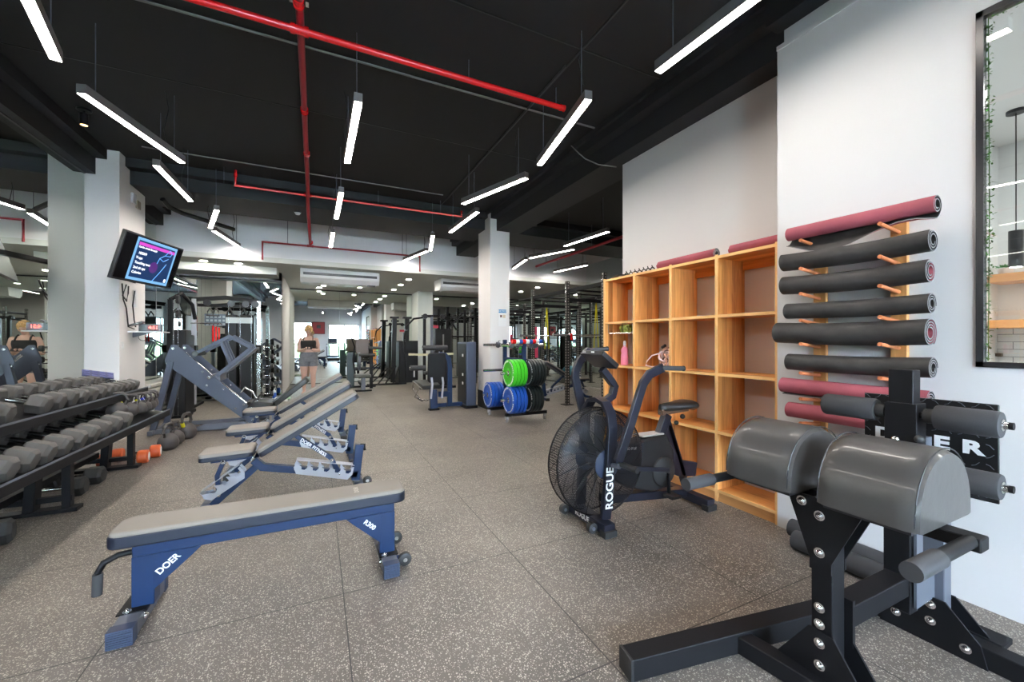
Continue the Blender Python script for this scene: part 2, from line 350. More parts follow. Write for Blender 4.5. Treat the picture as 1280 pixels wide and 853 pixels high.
# ---- interior window in the near right wall, and the small room behind it
t = tag(struct('window_3', prism(BM(), [(wy0, wz0), (wy1, wz0), (wy1, wz1), (wy0, wz1)], (XN+.012, 0, 0), (0, 1, 0), (0, 0, 1), .006), glass_mat('pane glass', refl=.10)))
b = BM()
for (a0, a1, c0, c1) in ((wy1-.026, wy1, wz0, wz1), (wy0, wy0+.03, wz0, wz1), (wy0, wy1, wz0, wz0+.026), (wy0, wy1, wz1-.03, wz1)): bx(b, XN-.010, XN+.03, a0, a1, c0, c1)
part('frame', b, mat('black window frame', (.02, .02, .022), .25), t)
b = BM(); bx(b, 6.0, 6.1, -3., 1.6, 0, 3.22); bx(b, XN+.05, 6.1, 1.5, 1.59, 0, 3.22); bx(b, XN+.05, 6.1, -3., -2.9, 0, 3.22); struct('wall_side_room', b, mat('white side room paint', (.82, .85, .86), .6))
struct('wall_side_room_tiles', bx(BM(), 5.98, 6.0, -2.9, 1.5, .9, 1.43), tile_mat())
struct('ceiling', bx(BM(), XN+.05, 6.1, -3., 1.59, 3.2, 3.3), mat('white side room ceiling', (.84, .86, .87), .7))
struct('floor', bx(BM(), XN+.05, 6.1, -3., 1.59, 0.0, .02), mat('side room floor', (.35, .33, .3), .6))
for z, s in ((1.885, 'upper'), (1.46, 'lower')):
    b = BM(); bx(b, 5.66, 5.98, .95, 1.48, z-.038, z+.038)
    o = part('floating_shelf', b, wood_mat('honey timber plank %s' % s, (.50, .20, .06), (.78, .40, .16), 1, .5), loc=(5.82, 1.2, z), bev=.004)
    tag(o, '%s honey timber floating shelf seen through the black framed window' % s, 'shelf', 'floating shelves')
px = at(1270, 138, z=3.2)
def pendant(p, lab):
    t = thing('pendant_lamp', lab, 'lamp', (p.x, p.y, 0))
    part('canopy', cyl(BM(), (p.x, p.y, 3.175), (p.x, p.y, 3.2), .055, 20), PLASB, t, w=True)
    part('cord', cyl(BM(), (p.x, p.y, 2.21), (p.x, p.y, 3.18), .004, 8), PLASB, t, w=True)
    part('lamp_shade', lathe(BM(), [(0, .012), (.0, .042), (-.30, .042), (-.30, .036), (-.28, .036), (-.28, 0)], (p.x, p.y, 2.21), (0, 0, 1), 24), PLASB, t, w=True)
    part('lamp', cyl(BM(), (p.x, p.y, 1.915), (p.x, p.y, 1.928), .034, 16), DOWN, t, w=True)
pendant(px, 'black cylinder pendant lamp behind the black framed window')
# small succulent pot
p = at(1257, 346, x=5.8); t = thing('potted_succulent', 'small green succulent in a white bowl on the upper floating shelf', 'plant', (5.8, p.y, 1.923))
part('pot', lathe(BM(), [(0, .03), (.02, .045), (.06, .055), (.065, .05), (.05, .04)], (0, 0, 0), (0, 0, 1), 20), PLASW, t)
b = BM()
for i in range(26):
    a = i*2.4; r = .012+.0013*i; d = V((math.cos(a), math.sin(a), 1.5-.04*i)).normalized(); q = V((r*math.cos(a), r*math.sin(a), .055)); s = frame_of(d)[0]*.012
    m_ = q+d*.03; e = q+d*.055; vs = [b.verts.new(v) for v in (q, m_+s, e, m_-s)]; b.faces.new(vs)
part('leaves', b, mat('succulent leaf', (.06, .32, .08), .5), t)
o = part('power_adapter', box(BM(), (5.95, at(1243, 444, x=5.95).y, 1.17), (.05, .10, .03)), PLASB, loc=(5.95, at(1243, 444, x=5.95).y, 1.17), bev=.004)
tag(o, 'black plug adapter in the tiled wall behind the window', 'adapter')
# ivy garland inside the frame
b = BM(); rnd = random.Random(3)
def leaf(b, p, s):
    d = V((rnd.uniform(-.5, .5), rnd.uniform(-1, .2), rnd.uniform(-1, .6))).normalized(); q = frame_of(d)[0]*s*.35
    b.faces.new([b.verts.new(v) for v in (p, p+d*s*.5+q, p+d*s, p+d*s*.5-q)])
for i in range(800):
    z = rnd.uniform(wz0+.04, wz1-.05); dens = .5+.5*math.sin(z*9+1)*math.sin(z*23)
    if rnd.random() < .25+.75*dens: leaf(b, V((XN+.022+rnd.uniform(0, .012), wy1-.020-abs(rnd.gauss(0, .012)), z)), rnd.uniform(.010, .020))
for i in range(260):
    y = rnd.uniform(wy0+.05, wy1-.03); leaf(b, V((XN+.022+rnd.uniform(0, .012), y, wz1-.03-abs(rnd.gauss(0, .014)))), rnd.uniform(.008, .016))
tube(b, [(XN+.035, wy1-.03, wz0+.03), (XN+.035, wy1-.034, 2.), (XN+.035, wy1-.03, wz1-.03), (XN+.035, wy0+.1, wz1-.03)], .002, 6)
o = part('ivy_garland', b, mat('ivy leaf', (.07, .20, .03), .55, var=(30, .5)), loc=(XN+.035, wy1-.03, wz0+.03)); tag(o, 'thin green ivy garland hung around the inside of the black window frame', 'garland', kind='thing')
# outside greenery
b = BM(); rnd = random.Random(5)
for k in range(2600):
    p = V((rnd.uniform(-6, 7), YB-4.5+rnd.uniform(-1, .3), rnd.uniform(0, 1.35))); s = rnd.uniform(.08, .22)
    d = V((rnd.uniform(-1, 1), rnd.uniform(-.2, 1), rnd.uniform(-1, 1))).normalized(); q = frame_of(d)[0]*s*.4
    b.faces.new([b.verts.new(v) for v in (p, p+d*s*.5+q, p+d*s, p+d*s*.5-q)])
bx(b, -6, 7, YB-5.6, YB-5.2, 0, 1.2)
o = part('hedge', b, mat('hedge leaf', (.22, .30, .12), .6, var=(3, .4)), loc=(0, YB-5, 0)); tag(o, 'green hedge growing outside the windows, seen in the back mirror', 'hedge', kind='stuff')
tag(part('ground_outside', bx(BM(), -12, 14, YB-14, YB-.16, -.12, -.02), mat('outside paving', (.75, .74, .72), .8)), kind='structure')
#@@LIGHTS@@
# ------------------------------------------------------------------ ceiling fixtures
def linear_light(p, q, label, z=3.15):
    A = at(*p, z=z); B = at(*q, z=z); c = (A+B)/2; d = (B-A).normalized(); L = 1.2; nrm = V((-d.y, d.x, 0))
    if p[1] < 0: c = B-d*.6           # runs out of the frame
    if q[1] < 0: c = A+d*.6
    t = thing('linear_pendant_light', label, 'light fixture', (c.x, c.y, z), group='linear pendant lights')
    a0, a1 = c-d*L/2, c+d*L/2; up = V((0, 0, .042))
    part('housing', beam(BM(), [a0+up, a1+up], .062, .07), mat('aluminium light housing', (.20, .19, .185), .4, .3), t, w=True)
    part('diffuser', beam(BM(), [a0+d*.004+V((0, 0, .006)), a1-d*.004+V((0, 0, .006))], .054, .0016), LAMP, t, w=True)
    for s in (-1, 1):
        e = c+d*s*.47; part('suspension_rod', cyl(BM(), (e.x, e.y, z+.075), (e.x, e.y, ZC), .0035, 8), GREYST, t, w=True)
    e = c+d*.40+nrm*.02; pts = [V((e.x, e.y, z+.08)), V((e.x+nrm.x*.03, e.y+nrm.y*.03, z+.25)), V((e.x-nrm.x*.01, e.y-nrm.y*.01, z+.45)), V((e.x+nrm.x*.02, e.y+nrm.y*.02, ZC))]
    part('power_cord', tube(BM(), pts, .004, 6), PLASB, t, w=True)
for (p, q, lab) in [
    ((30, -8), (70, 77), 'white linear pendant light, the nearest of the left chain, cut by the frame edge'),
    ((103, 119), (227, 204), 'long white linear pendant light over the dumbbell rack, second in the left chain'),
    ((196, 209), (238, 252), 'linear pendant light in front of the left beam, third in the left chain'),
    ((270.8, 264), (263, 285.5), 'short looking linear pendant light above the leg press, fourth in the left chain'),
    ((268, 290), (298, 309), 'last linear pendant light of the left chain, against the white soffit'),
    ((448, 128), (434, 205), 'nearest linear pendant light of the straight middle row'),
    ((427, 240), (420, 275), 'middle one of the three linear pendant lights in the straight middle row'),
    ((416.4, 290), (413, 311), 'smallest and farthest linear pendant light of the straight middle row'),
    ((503.7, 327), (535.8, 314), 'farthest linear pendant light of the right zigzag, its grey housing showing'),
    ((541, 295), (538, 314), 'upright looking linear pendant light left of the right column, before the soffit'),
    ((563, 291), (597, 266), 'linear pendant light directly left of the top of the right column'),
    ((581, 255), (655, 225), 'linear pendant light over the end of the red upper sprinkler branch'),
    ((674, 208), (736, 125), 'linear pendant light beside the capped end of the red cross pipe'),
    ((822, 92), (946, -1), 'linear pendant light in front of the wall above the timber shelf, nearest on the right'),
    ((707, 308), (759, 291), 'linear pendant light nearest the white partition wall over the power rack'),
    ((664, 323), (715, 313), 'linear pendant light alongside the dark red pipe over the rack, second of its chain'),
    ((641, 337), (658, 325), 'linear pendant light peeking out right of the white column'),
    ((692, 341), (735, 332), 'linear pendant light under the dark red pipe, beside the right wall mirror'),
]: linear_light(p, q, lab)
for x, y, a, lab in ((1.92, -.9, 80, 'linear pendant light of the right chain seen only reflected in the back mirror'), (2.02, -2.35, 100, 'linear pendant light on the right chain nearest the front windows'),
                     (-1.45, 1.85, 80, 'linear pendant light of the left chain just beyond the frame edge'), (-1.5, .6, 100, 'linear pendant light of the left chain seen only reflected in the mirrors'), (-1.5, -.65, 80, 'linear pendant light of the left chain nearest the front windows'), (.3, -1.2, 90, 'linear pendant light of the middle row nearest the front windows')):
    c = V((x, y, 3.15)); d = V((math.cos(math.radians(a)), math.sin(math.radians(a)), 0)); q_ = [o for o in C.objects if o.name == 'linear_pendant_light'][0]
    t = thing('linear_pendant_light', lab, 'light fixture', (x, y, 3.15), group='linear pendant lights'); a0, a1 = c-d*.6, c+d*.6; up = V((0, 0, .042))
    part('housing', beam(BM(), [a0+up, a1+up], .062, .07), MATS['aluminium light housing'], t, w=True)
    part('diffuser', beam(BM(), [a0+d*.004+V((0, 0, .006)), a1-d*.004+V((0, 0, .006))], .054, .0016), LAMP, t, w=True)
    for s in (-1, 1): e = c+d*s*.47; part('suspension_rod', cyl(BM(), (e.x, e.y, 3.225), (e.x, e.y, ZC), .0035, 8), GREYST, t, w=True)
DL = [(510.8, 349.5, 'left of the second air conditioner, frontmost in its row'), (501, 356.4, 'second in the row beside the narrow rear column'), (492.5, 362.2, 'third in the row beside the narrow rear column'), (567.8, 365.8, 'below the second air conditioner'), (651, 364.7, 'right of the big column, rear one'),
      (404.7, 357, 'under the left end of the first air conditioner'), (449.7, 359.5, 'under the right end of the first air conditioner'), (298, 329.6, 'before the bulkhead, right of the television, outer one'), (254.4, 326.2, 'before the bulkhead, closest to the television'), (671.7, 359.5, 'right of the big column, front one'), (399, 372, 'near the back mirror over the standing person')]
for x, y, s in DL:
    p = at(x, y, z=2.898)
    if p.y > YM-.15: p = V((p.x*(YM-.5)/p.y, YM-.5, p.z))
    t = thing('recessed_downlight', 'round downlight in the pale ceiling, '+s, 'downlight', (p.x, p.y, 2.9), group='downlights in the lowered ceiling')
    part('trim_ring', lathe(BM(), [(-.004, .075), (.0, .078), (.0, .06), (-.004, .06)], (0, 0, -.001), (0, 0, 1), 24), PLASW, t)
    part('lens', cyl(BM(), (0, 0, -.006), (0, 0, -.001), .060, 24), DOWN, t)
# sprinkler pipes
def fit(b, p, ax, r=.033, L=.07): lathe(b, [(-L/2, r*.9), (-L/2, r), (-L/4, r), (-L/4, r*.86), (L/4, r*.86), (L/4, r), (L/2, r), (L/2, r*.9)], p, ax, 16)
t = thing('sprinkler_pipe', 'glossy red sprinkler main crossing the black ceiling from upper left to right', 'pipe', (0, 3.37, 3.6))
part('pipe', cyl(BM(), (-2.44, 3.37, 3.60), (2.19, 3.37, 3.60), .025, 16), RED, t, w=True)
for x, r, L in ((-.12, .036, .12), (2.17, .031, .05)): b = BM(); fit(b, (x, 3.37, 3.6), (1, 0, 0), r, L); part('coupling', b, RED, t, w=True)
for x in (-1.6, 1.2, 2.1): part('pipe_hanger', cyl(BM(), (x, 3.37, 3.62), (x, 3.37, ZC), .005, 8), GREYST, t, w=True)
t = thing('sprinkler_pipe', 'dark red sprinkler pipe running along the ceiling toward the soffit, under the middle lights', 'pipe', (-.12, 3, 3.66))
part('pipe', tube(BM(), [(-.11, -3.8, 3.67), (-.115, 3.3, 3.665), (-.13, 6.75, 3.60), (-.135, 7.0, 3.40), (-.135, 9.36, 3.33), (-.135, 9.42, 3.29)], .027, 14), mat('satin dark red pipe', (.36, .015, .02), .35), t, w=True)
for y, z in ((3.18, 3.664), (4.6, 3.642), (5.6, 3.622), (9.28, 3.335)): b = BM(); fit(b, (-.12, y, z), (0, 1, 0), .036, .07); part('coupling', b, RED, t, w=True)
for x in (-.165, -.065): part('coupling_bolt', box(BM(), (x, 3.16, 3.665), (.02, .05, .03)), CHROME, t, w=True)
t = thing('sprinkler_pipe', 'thin bright red sprinkler branch below the black cross beam', 'pipe', (0, 6.95, 3.55))
q0 = at(294.5, 232, y=6.95); q1 = at(577, 271, y=6.95)
part('pipe', tube(BM(), [(q0.x, 6.95, ZC-.02), (q0.x, 6.95, q0.z), (q1.x, 6.95, q1.z), (q1.x, 6.95, q1.z+.1)], .018, 12), RED, t, w=True)
for c_, a_, r, L in (((q0.x, 6.95, q0.z+.15), (0, 0, 1), .024, .04), ((-.135, 6.95, 3.545), (1, 0, 0), .026, .1)): b = BM(); fit(b, c_, a_, r, L); part('coupling', b, RED, t, w=True)
for x in (-1.2, .9, 1.95): part('pipe_hanger', cyl(BM(), (x, 6.95, 3.55), (x, 6.95, ZC), .004, 8), GREYST, t, w=True)
t = thing('sprinkler_pipe', 'dark red sprinkler branch running in front of the white soffit, bent down at both ends', 'pipe', (0, 9.42, 3.29))
part('pipe', tube(BM(), [(-.99, 9.42, 2.93), (-.99, 9.42, 3.29), (2.15, 9.42, 3.28), (2.15, 9.42, 2.93)], .018, 12), DRED, t, w=True)
b = BM(); fit(b, (-.135, 9.42, 3.29), (1, 0, 0), .026, .12); part('coupling', b, DRED, t, w=True)
for x in (-.55, 1.75): part('pipe_hanger', cyl(BM(), (x, 9.42, 3.3), (x, 9.42, ZC), .005, 8), GREYST, t, w=True)
t = thing('sprinkler_pipe', 'dark red pipe hung over the power rack right of the white column', 'pipe', (5.25, 7, 3.3))
part('pipe', cyl(BM(), (5.25, 4.2, 3.30), (5.25, 9.42, 3.30), .03, 14), DRED, t, w=True)
for y in (5.6, 7., 8.9): part('pipe_hanger', cyl(BM(), (5.25, y, 3.3), (5.25, y, ZC if y < 7.1 or y > 8.3 else 3.5), .005, 8), GREYST, t, w=True)
def conduit(pts, r, m, lab, name='electrical_conduit'):
    o = part(name, tube(BM(), pts, r, 8), m, loc=pts[0]); tag(o, lab, 'conduit')
COND = mat('grey conduit', (.20, .19, .18), .4)
conduit([(-2.44, 3.79, 3.765), (2.88, 3.79, 3.765)], .010, COND, 'thin grey conduit along the black ceiling just behind the red cross pipe')
conduit([(-2.0, 6.62, 3.76), (1.9, 6.62, 3.76)], .009, COND, 'thin grey conduit on the ceiling in front of the rear cross beam')
conduit([(2.0, 3.05, 3.765), (2.02, 6.9, 3.765)], .010, mat('dark conduit', (.03, .03, .03), .5), 'dark conduit running along the ceiling beside the right lights')
conduit([(2.87, 4.25, 3.76), (2.885, 4.1, 3.6), (2.90, 4.0, 3.5), (2.98, 3.85, 3.385), (3.2, 3.79, 3.375)], .007, COND, 'grey flexible conduit hanging from the right beam at the wall corner', 'hanging_conduit')
conduit([(-2.1, 7.75, 3.44), (-2.06, 7.9, 3.37), (-1.95, 8.1, 3.35), (-1.38, 8.86, 3.35)], .035, mat('black pipe paint', (.02, .02, .02), .45), 'thick black pipe under the left end of the rear cross beam', 'black_pipe')
p = at(372, 267, z=3.44); t = thing('smoke_detector', 'small round smoke detector under the rear black beam', 'detector', (p.x, min(p.y, 8.2), 3.47))
part('base', cyl(BM(), (0, 0, -.02), (0, 0, 0), .055, 20), PLASB, t); part('sensor_dome', lathe(BM(), [(-.05, .01), (-.05, .03), (-.02, .05)], (0, 0, 0), (0, 0, 1), 20), PLASW, t)
p = at(105, 152, z=3.65); t = thing('ceiling_spotlight', 'small black ceiling spotlight above the dumbbell rack, beside the left beam', 'spotlight', (p.x, p.y, ZC))
part('mount_plate', cyl(BM(), (0, 0, -.02), (0, 0, 0), .06, 18), PLASB, t)
s = part('lamp_head', lathe(BM(), [(-.05, .02), (-.05, .036), (-.17, .036), (-.17, .03), (-.165, .03)], (0, 0, 0), (0, 0, 1), 18), PLASB, t); part('lens', cyl(BM(), (0, 0, -.168), (0, 0, -.164), .03, 18), mat('warm lamp lens', (1, .8, .5), .4, emit=(1, .6, .25), es=3), s)
part('stem', cyl(BM(), (0, 0, -.06), (0, 0, -.01), .01, 10), PLASB, t)
# air conditioners
def aircon(x0, x1, y0, lab):
    t = thing('air_conditioner', lab, 'air conditioner', (x0, y0, ZL))
    pr = [(0, 0), (0, -.05), (.02, -.20), (.12, -.30), (.62, -.27), (.66, -.02), (.66, 0)]
    b = BM(); prism(b, pr, (0, 0, 0), (0, 1, 0), (0, 0, 1), .0); b.free()
    b = BM(); W = x1-x0; A = [b.verts.new((0, y, z)) for y, z in pr]; B = [b.verts.new((W, y, z)) for y, z in pr]
    b.faces.new(A); b.faces.new(B[::-1]); n = len(pr)
    for i in range(n): b.faces.new((A[i], A[(i+1) % n], B[(i+1) % n], B[i]))
    part('casing', b, mat('white plastic casing', (.72, .73, .74), .4), t, bev=.012)
    b = BM(); box(b, (W/2, .008, -.115), (W-.12, .012, .055)); part('air_outlet', b, PLASB, t)
    b = BM(); [box(b, (W/2, .0, -.10-.022*i), (W-.13, .008, .004)) for i in range(2)]; part('louvre', b, mat('grey louvre', (.25, .27, .28), .4), t)
    b = BM(); [box(b, (W*.28+W*.45*i, .36, -.29), (W*.36, .34, .02)) for i in range(2)]; part('intake_grille', b, PLASW, t)
    part('receiver_panel', box(BM(), (W-.18, .10, -.31), (.18, .05, .03)), PLASB, t)
aircon(-.34, 1.31, 9.85, 'white under-ceiling air conditioner left of centre, above the standing person')
aircon(2.80, 4.3, 9.95, 'white under-ceiling air conditioner partly hidden by the big white column')
#@@OBJECTS@@
# ------------------------------------------------------------------ flat bench (nearest)
def bolt(b, p, ax, r=.011, L=.012): a = V(ax).normalized(); cyl(b, V(p), V(p)+a*L*.4, r*1.5, 14); lathe(b, [(0, r*1.1), (L*.5, r), (L, r*.4)], V(p)+a*L*.3, a, 12)
def end_cap(b, x0, x1, y, z0, z1, s):   # ribbed rubber foot cap facing along y
    bx(b, x0, x1, y, y+s*.05, z0, z1)
    for i in range(7): z = z0+.008+i*(z1-z0-.016)/6; box(b, ((x0+x1)/2, y-s*.002, z), (x1-x0-.006, .006, .004))
t = thing('flat_bench', 'long flat charcoal padded bench on a navy frame, nearest of the benches', 'bench', (-.17, 2.47, 0))
pp = rrect(-.842, .458, 2.362, 2.578, .05)
part('pad', prism(BM(), pp, (0, 0, .415), (1, 0, 0), (0, 1, 0), .07), PADTOP, t, w=True, bev=.012)
part('pad_side', prism(BM(), rrect(-.845, .461, 2.359, 2.581, .05), (0, 0, .405), (1, 0, 0), (0, 1, 0), .056), PADSIDE, t, w=True, bev=.008, label='dark navy side of the pad')
part('pad_base', bx(BM(), -.74, .40, 2.42, 2.52, .365, .377), PLASB, t, w=True)
part('frame_beam', bx(BM(), -.77, .405, 2.43, 2.51, .305, .366), NAVY, t, w=True, bev=.004)
for x in (-.73, .365): part('leg', bx(BM(), x-.042, x+.042, 2.43, 2.51, .07, .306), NAVY, t, w=True, bev=.004)
g1 = part('gusset_plate', xz(BM(), [(-.69, .305), (-.51, .305), (-.54, .275), (-.69, .14)], 2.435, .012), NAVY, t, w=True)
g2 = part('gusset_plate', xz(BM(), [(.325, .305), (.145, .305), (.175, .275), (.325, .14)], 2.435, .012), NAVY, t, w=True)
text('DOER', .040, basis((-.637, 2.4275, .247), (.56, 0, .50), (-.5, 0, .56)), PRINT, g1, off=.001)
text('R300', .036, basis((.268, 2.4275, .252), (.55, 0, -.5), (.5, 0, .55)), PRINT, g2, off=.001)
text('DOER', .034, basis((.20, 2.47, .4512), (0, 1, 0), (-1, 0, 0)), mat('faded print', (.55, .5, .45), .6), t, off=.0005)
for x0, x1, y0, y1 in ((-.80, -.715, 2.262, 2.72), (.328, .408, 2.285, 2.83)):
    part('foot', bx(BM(), x0, x1, y0+.03, y1-.03, .004, .07), GREYST, t, w=True, bev=.004)
    for yy, s in ((y0, 1), (y1, -1)):
        b = BM(); end_cap(b, x0-.002, x1+.002, yy, 0.0, .073, s); part('rubber_foot', b, mat('blue grey rubber cap', (.04, .055, .10), .5), t, w=True)
    for q_, a_ in ((((x0+x1)/2-.02, 2.405, .072), (0, 0, 1)), (((x0+x1)/2-.02, 2.535, .072), (0, 0, 1)), (((x0 if x0 > 0 else x1), 2.40, .045), (-1 if x0 > 0 else 1, 0, 0))): b = BM(); bolt(b, q_, a_); part('bolt', b, CHROME, t, w=True)
    part('foot_plate', bx(BM(), x0-.012, x1+.012, 2.39, 2.55, .068, .075), STEEL, t, w=True)
for y in (2.375, 2.66):
    w_ = part('wheel', lathe(BM(), [(-.015, .028), (-.012, .036), (.012, .036), (.015, .028)], (.455, y, .042), (0, 1, 0), 20), RUBD, t, w=True); part('hub', cyl(BM(), (.455, y-.018, .042), (.455, y+.018, .042), .012, 14), CHROME, w_, w=True)
    part('wheel_bracket', bx(BM(), .40, .47, y+.016, y+.024, .025, .06), NAVY, t, w=True)
h = part('carry_handle', tube(BM(), [(-.77, 2.45, .325), (-.82, 2.44, .325), (-.865, 2.43, .305), (-.885, 2.43, .265), (-.888, 2.43, .175)], .013, 12), STEEL, t, w=True)
part('grip', tube(BM(), [(-.885, 2.43, .26), (-.888, 2.43, .165)], .0185, 14), FOAM, h, w=True)
# ------------------------------------------------------------------ adjustable incline benches
def adj_bench(loc, label):
    t = thing('incline_bench', label, 'bench', loc, group='adjustable incline benches')
    T = lambda x, z: (x+.2, 0, z)     # measured x is relative to x=-.2
    def slab(x0, z0, x1, z1, w, th, name, m, dz=0, bev=.012):
        d = V((x1-x0, 0, z1-z0)); L = d.length; d.normalize(); u = V((-d.z, 0, d.x)); o = V((x0+.2, 0, z0))+u*dz
        return part(name, prism(BM(), rrect(0, L, -w/2, w/2, .035), o, d, (0, 1, 0), th), m, t, bev=bev)
    slab(-.42, .415, .31, .845, .27, .045, 'backrest', PADTOP, .012); slab(-.42, .415, .31, .845, .274, .04, 'backrest_side', PADSIDE, -.012, .006)
    slab(-.80, .425, -.455, .435, .27, .04, 'seat', PADTOP, .012); slab(-.80, .425, -.455, .435, .274, .036, 'seat_side', PADSIDE, -.01, .006)
    part('back_rail', beam(BM(), [T(-.46, .385), T(.12, .71)], .06, .045), NAVY, t, bev=.003)
    part('seat_rail', beam(BM(), [T(-.74, .385), T(-.42, .395)], .06, .045), NAVY, t, bev=.003)
    part('spine', beam(BM(), [T(-.46, .35), T(-.40, .285), T(.32, .125)], .06, .055), NAVY, t, bev=.003)
    part('front_leg', beam(BM(), [T(-.43, .31), T(-.74, .03)], .055, .05), NAVY, t, bev=.003)
    part('front_foot', box(BM(), T(-.77, .03), (.055, .42, .05)), NAVY, t, bev=.004)
    part('rear_foot', box(BM(), T(.33, .032), (.07, .42, .05)), NAVY, t, bev=.004)
    for s in (-1, 1):
        b = BM(); box(b, (T(.33, .03)[0], s*.2, .03), (.076, .05, .06)); box(b, (T(-.77, .03)[0], s*.2, .03), (.06, .05, .06)); part('rubber_foot', b, RUBD, t)
    part('rear_post', beam(BM(), [T(.30, .08), T(.335, .385)], .07, .06), NAVY, t, bev=.003)
    part('handle', tube(BM(), [T(.34, .38), T(.375, .375), T(.38, .33)], .012, 10), STEEL, t)
    w_ = part('wheel', lathe(BM(), [(-.015, .03), (-.012, .037), (.012, .037), (.015, .03)], (.2+.39, -.10, .09), (0, 1, 0), 18), RUBD, t); part('hub', cyl(BM(), (.59, -.118, .09), (.59, -.082, .09), .014, 12), CHROME, w_)
    # toothed ladders
    def ladder(p0, p1, n, h, name):
        d = V((p1[0]-p0[0], 0, p1[1]-p0[1])); L = d.length; d.normalize(); u = V((-d.z, 0, d.x))
        if u.z < 0: u = -u
        poly = [(-.02, h*.9), (-.03, h*.5), (0, 0), (L-.03, -.012), (L, h*.35), (L, h)]
        out = []
        for i in range(n):
            c = L-(i+.5)*L/n; r = L/n
            out += [(c+r*.30, h*.95), (c+r*.30, h*.55), (c+r*.12, h*.38), (c-r*.16, h*.40), (c-r*.2, h*.62), (c-r*.40, h*.70)]
        poly = poly + out
        for s in (-1, 1): part(name, prism(BM(), poly, V((p0[0]+.2, s*.042, p0[1])), d, u, .005), SILV, t)
        b = BM(); bx(b, 0, 0, 0, 0, 0, 0); b.free()
        b = BM(); o = V((p0[0]+.2, 0, p0[1])); beam(b, [o+u*(h+.012)-d*.02, o+u*(h+.012)+d*L], .09, .004); beam(b, [o-d*.02+u*.03, o+u*(h+.012)-d*.02], .004, .09, V((0, 1, 0))) ; part(name+'_cover', b, SILV, t)
    ladder((-.16, .205), (.265, .105), 5, .10, 'ladder_plate')
    ladder((-.73, .085), (-.50, .25), 3, .085, 'seat_ladder_plate')
    a = part('support_arm', beam(BM(), [T(-.20, .545), T(.10, .30), T(.17, .16)], .035, .05, V((0, 1, 0))), NAVY, t, bev=.003)
    d = V((.30, 0, -.245)).normalized()
    M4 = basis(t.matrix_basis @ V((0, 0, 0)) if False else V(loc)+V((T(-.03, 0)[0], -.0265, .405)), d, (d.z*-1, 0, d.x)); text('DOER FITNESS', .038, M4, PRINT, a, off=.0008)
    for x, z in ((-.20, .545), (.17, .155), (-.66, .365), (-.69, .115), (.11, .28)): b = BM(); bolt(b, (x+.2, -.03, z), (0, -1, 0)); part('bolt', b, CHROME, t)
    part('seat_strut', beam(BM(), [T(-.655, .375), T(-.70, .26), T(-.69, .11)], .03, .045, V((0, 1, 0))), NAVY, t, bev=.002)
    b = BM(); tube(b, [(.2-.47, -.05, .36), (.2-.44, -.05, .42), (.2-.41, -.05, .44)], .008, 8); part('hinge', b, CHROME, t)
    return t
A0 = adj_bench((-.2, 3.82, 0), 'charcoal padded incline bench with printed arm, nearest of the three inclined ones')
dup(A0, (-.19, 4.75, 0), label='charcoal padded incline bench in the middle of the three inclined ones')
dup(A0, (-.22, 5.92, 0), label='charcoal padded incline bench farthest of the three inclined ones, by the leg press')
dup(A0, (5.05, 7.75, 0), rz=PI*.98, label='black incline bench standing inside the power rack behind the plate tree')
# ------------------------------------------------------------------ dumbbell rack
t = thing('dumbbell_rack', 'black two tier dumbbell rack along the left mirror', 'rack', (-1.9, 3.6, 0))
def tray(zf, xf, y0, y1, zt, name):
    xb = xf-.42; b = BM()
    beam(b, [(xf, y0, zf), (xf, y1, zf)], .035, .06)
    part(name+'_front_rail', b, STEEL, t, w=True, bev=.003)
    part(name+'_lip', beam(BM(), [(xf+.012, y0, zf+.034), (xf+.012, y1, zf+.034)], .008, .012), GREYST, t, w=True)
    part(name+'_back_rail', beam(BM(), [(xb, y0, zt), (xb, y1, zt)], .035, .05), STEEL, t, w=True)
    part(name+'_tray', prism(BM(), [(0, 0), (y1-y0, 0), (y1-y0, .40), (0, .40)], (xf-.01, y0, zf), (0, 1, 0), (xb-xf, 0, zt-zf), .006), STEEL, t, w=True)
tray(.775, -1.66, 1.55, 5.62, .885, 'top'); tray(.51, -1.50, 1.55, 5.72, .635, 'lower')
for y in (2.1, 4.28, 5.45):
    part('upright', beam(BM(), [(-1.93, y, .03), (-1.90, y, .50), (-1.98, y, .84)], .06, .09, V((0, 1, 0))), STEEL, t, w=True, bev=.003)
    part('front_leg', beam(BM(), [(-1.73, y, .03), (-1.73, y, .50)], .05, .06), STEEL, t, w=True, bev=.003)
    part('foot', bx(BM(), -2.25, -1.66, y-.05, y+.05, 0, .03), STEEL, t, w=True, bev=.003)
    part('cross_bar', beam(BM(), [(-2.1, y, .1), (-1.7, y, .1)], .04, .04), STEEL, t, w=True)
part('lower_stretcher', beam(BM(), [(-2.0, 2.1, .16), (-2.0, 5.45, .16)], .05, .05), STEEL, t, w=True)
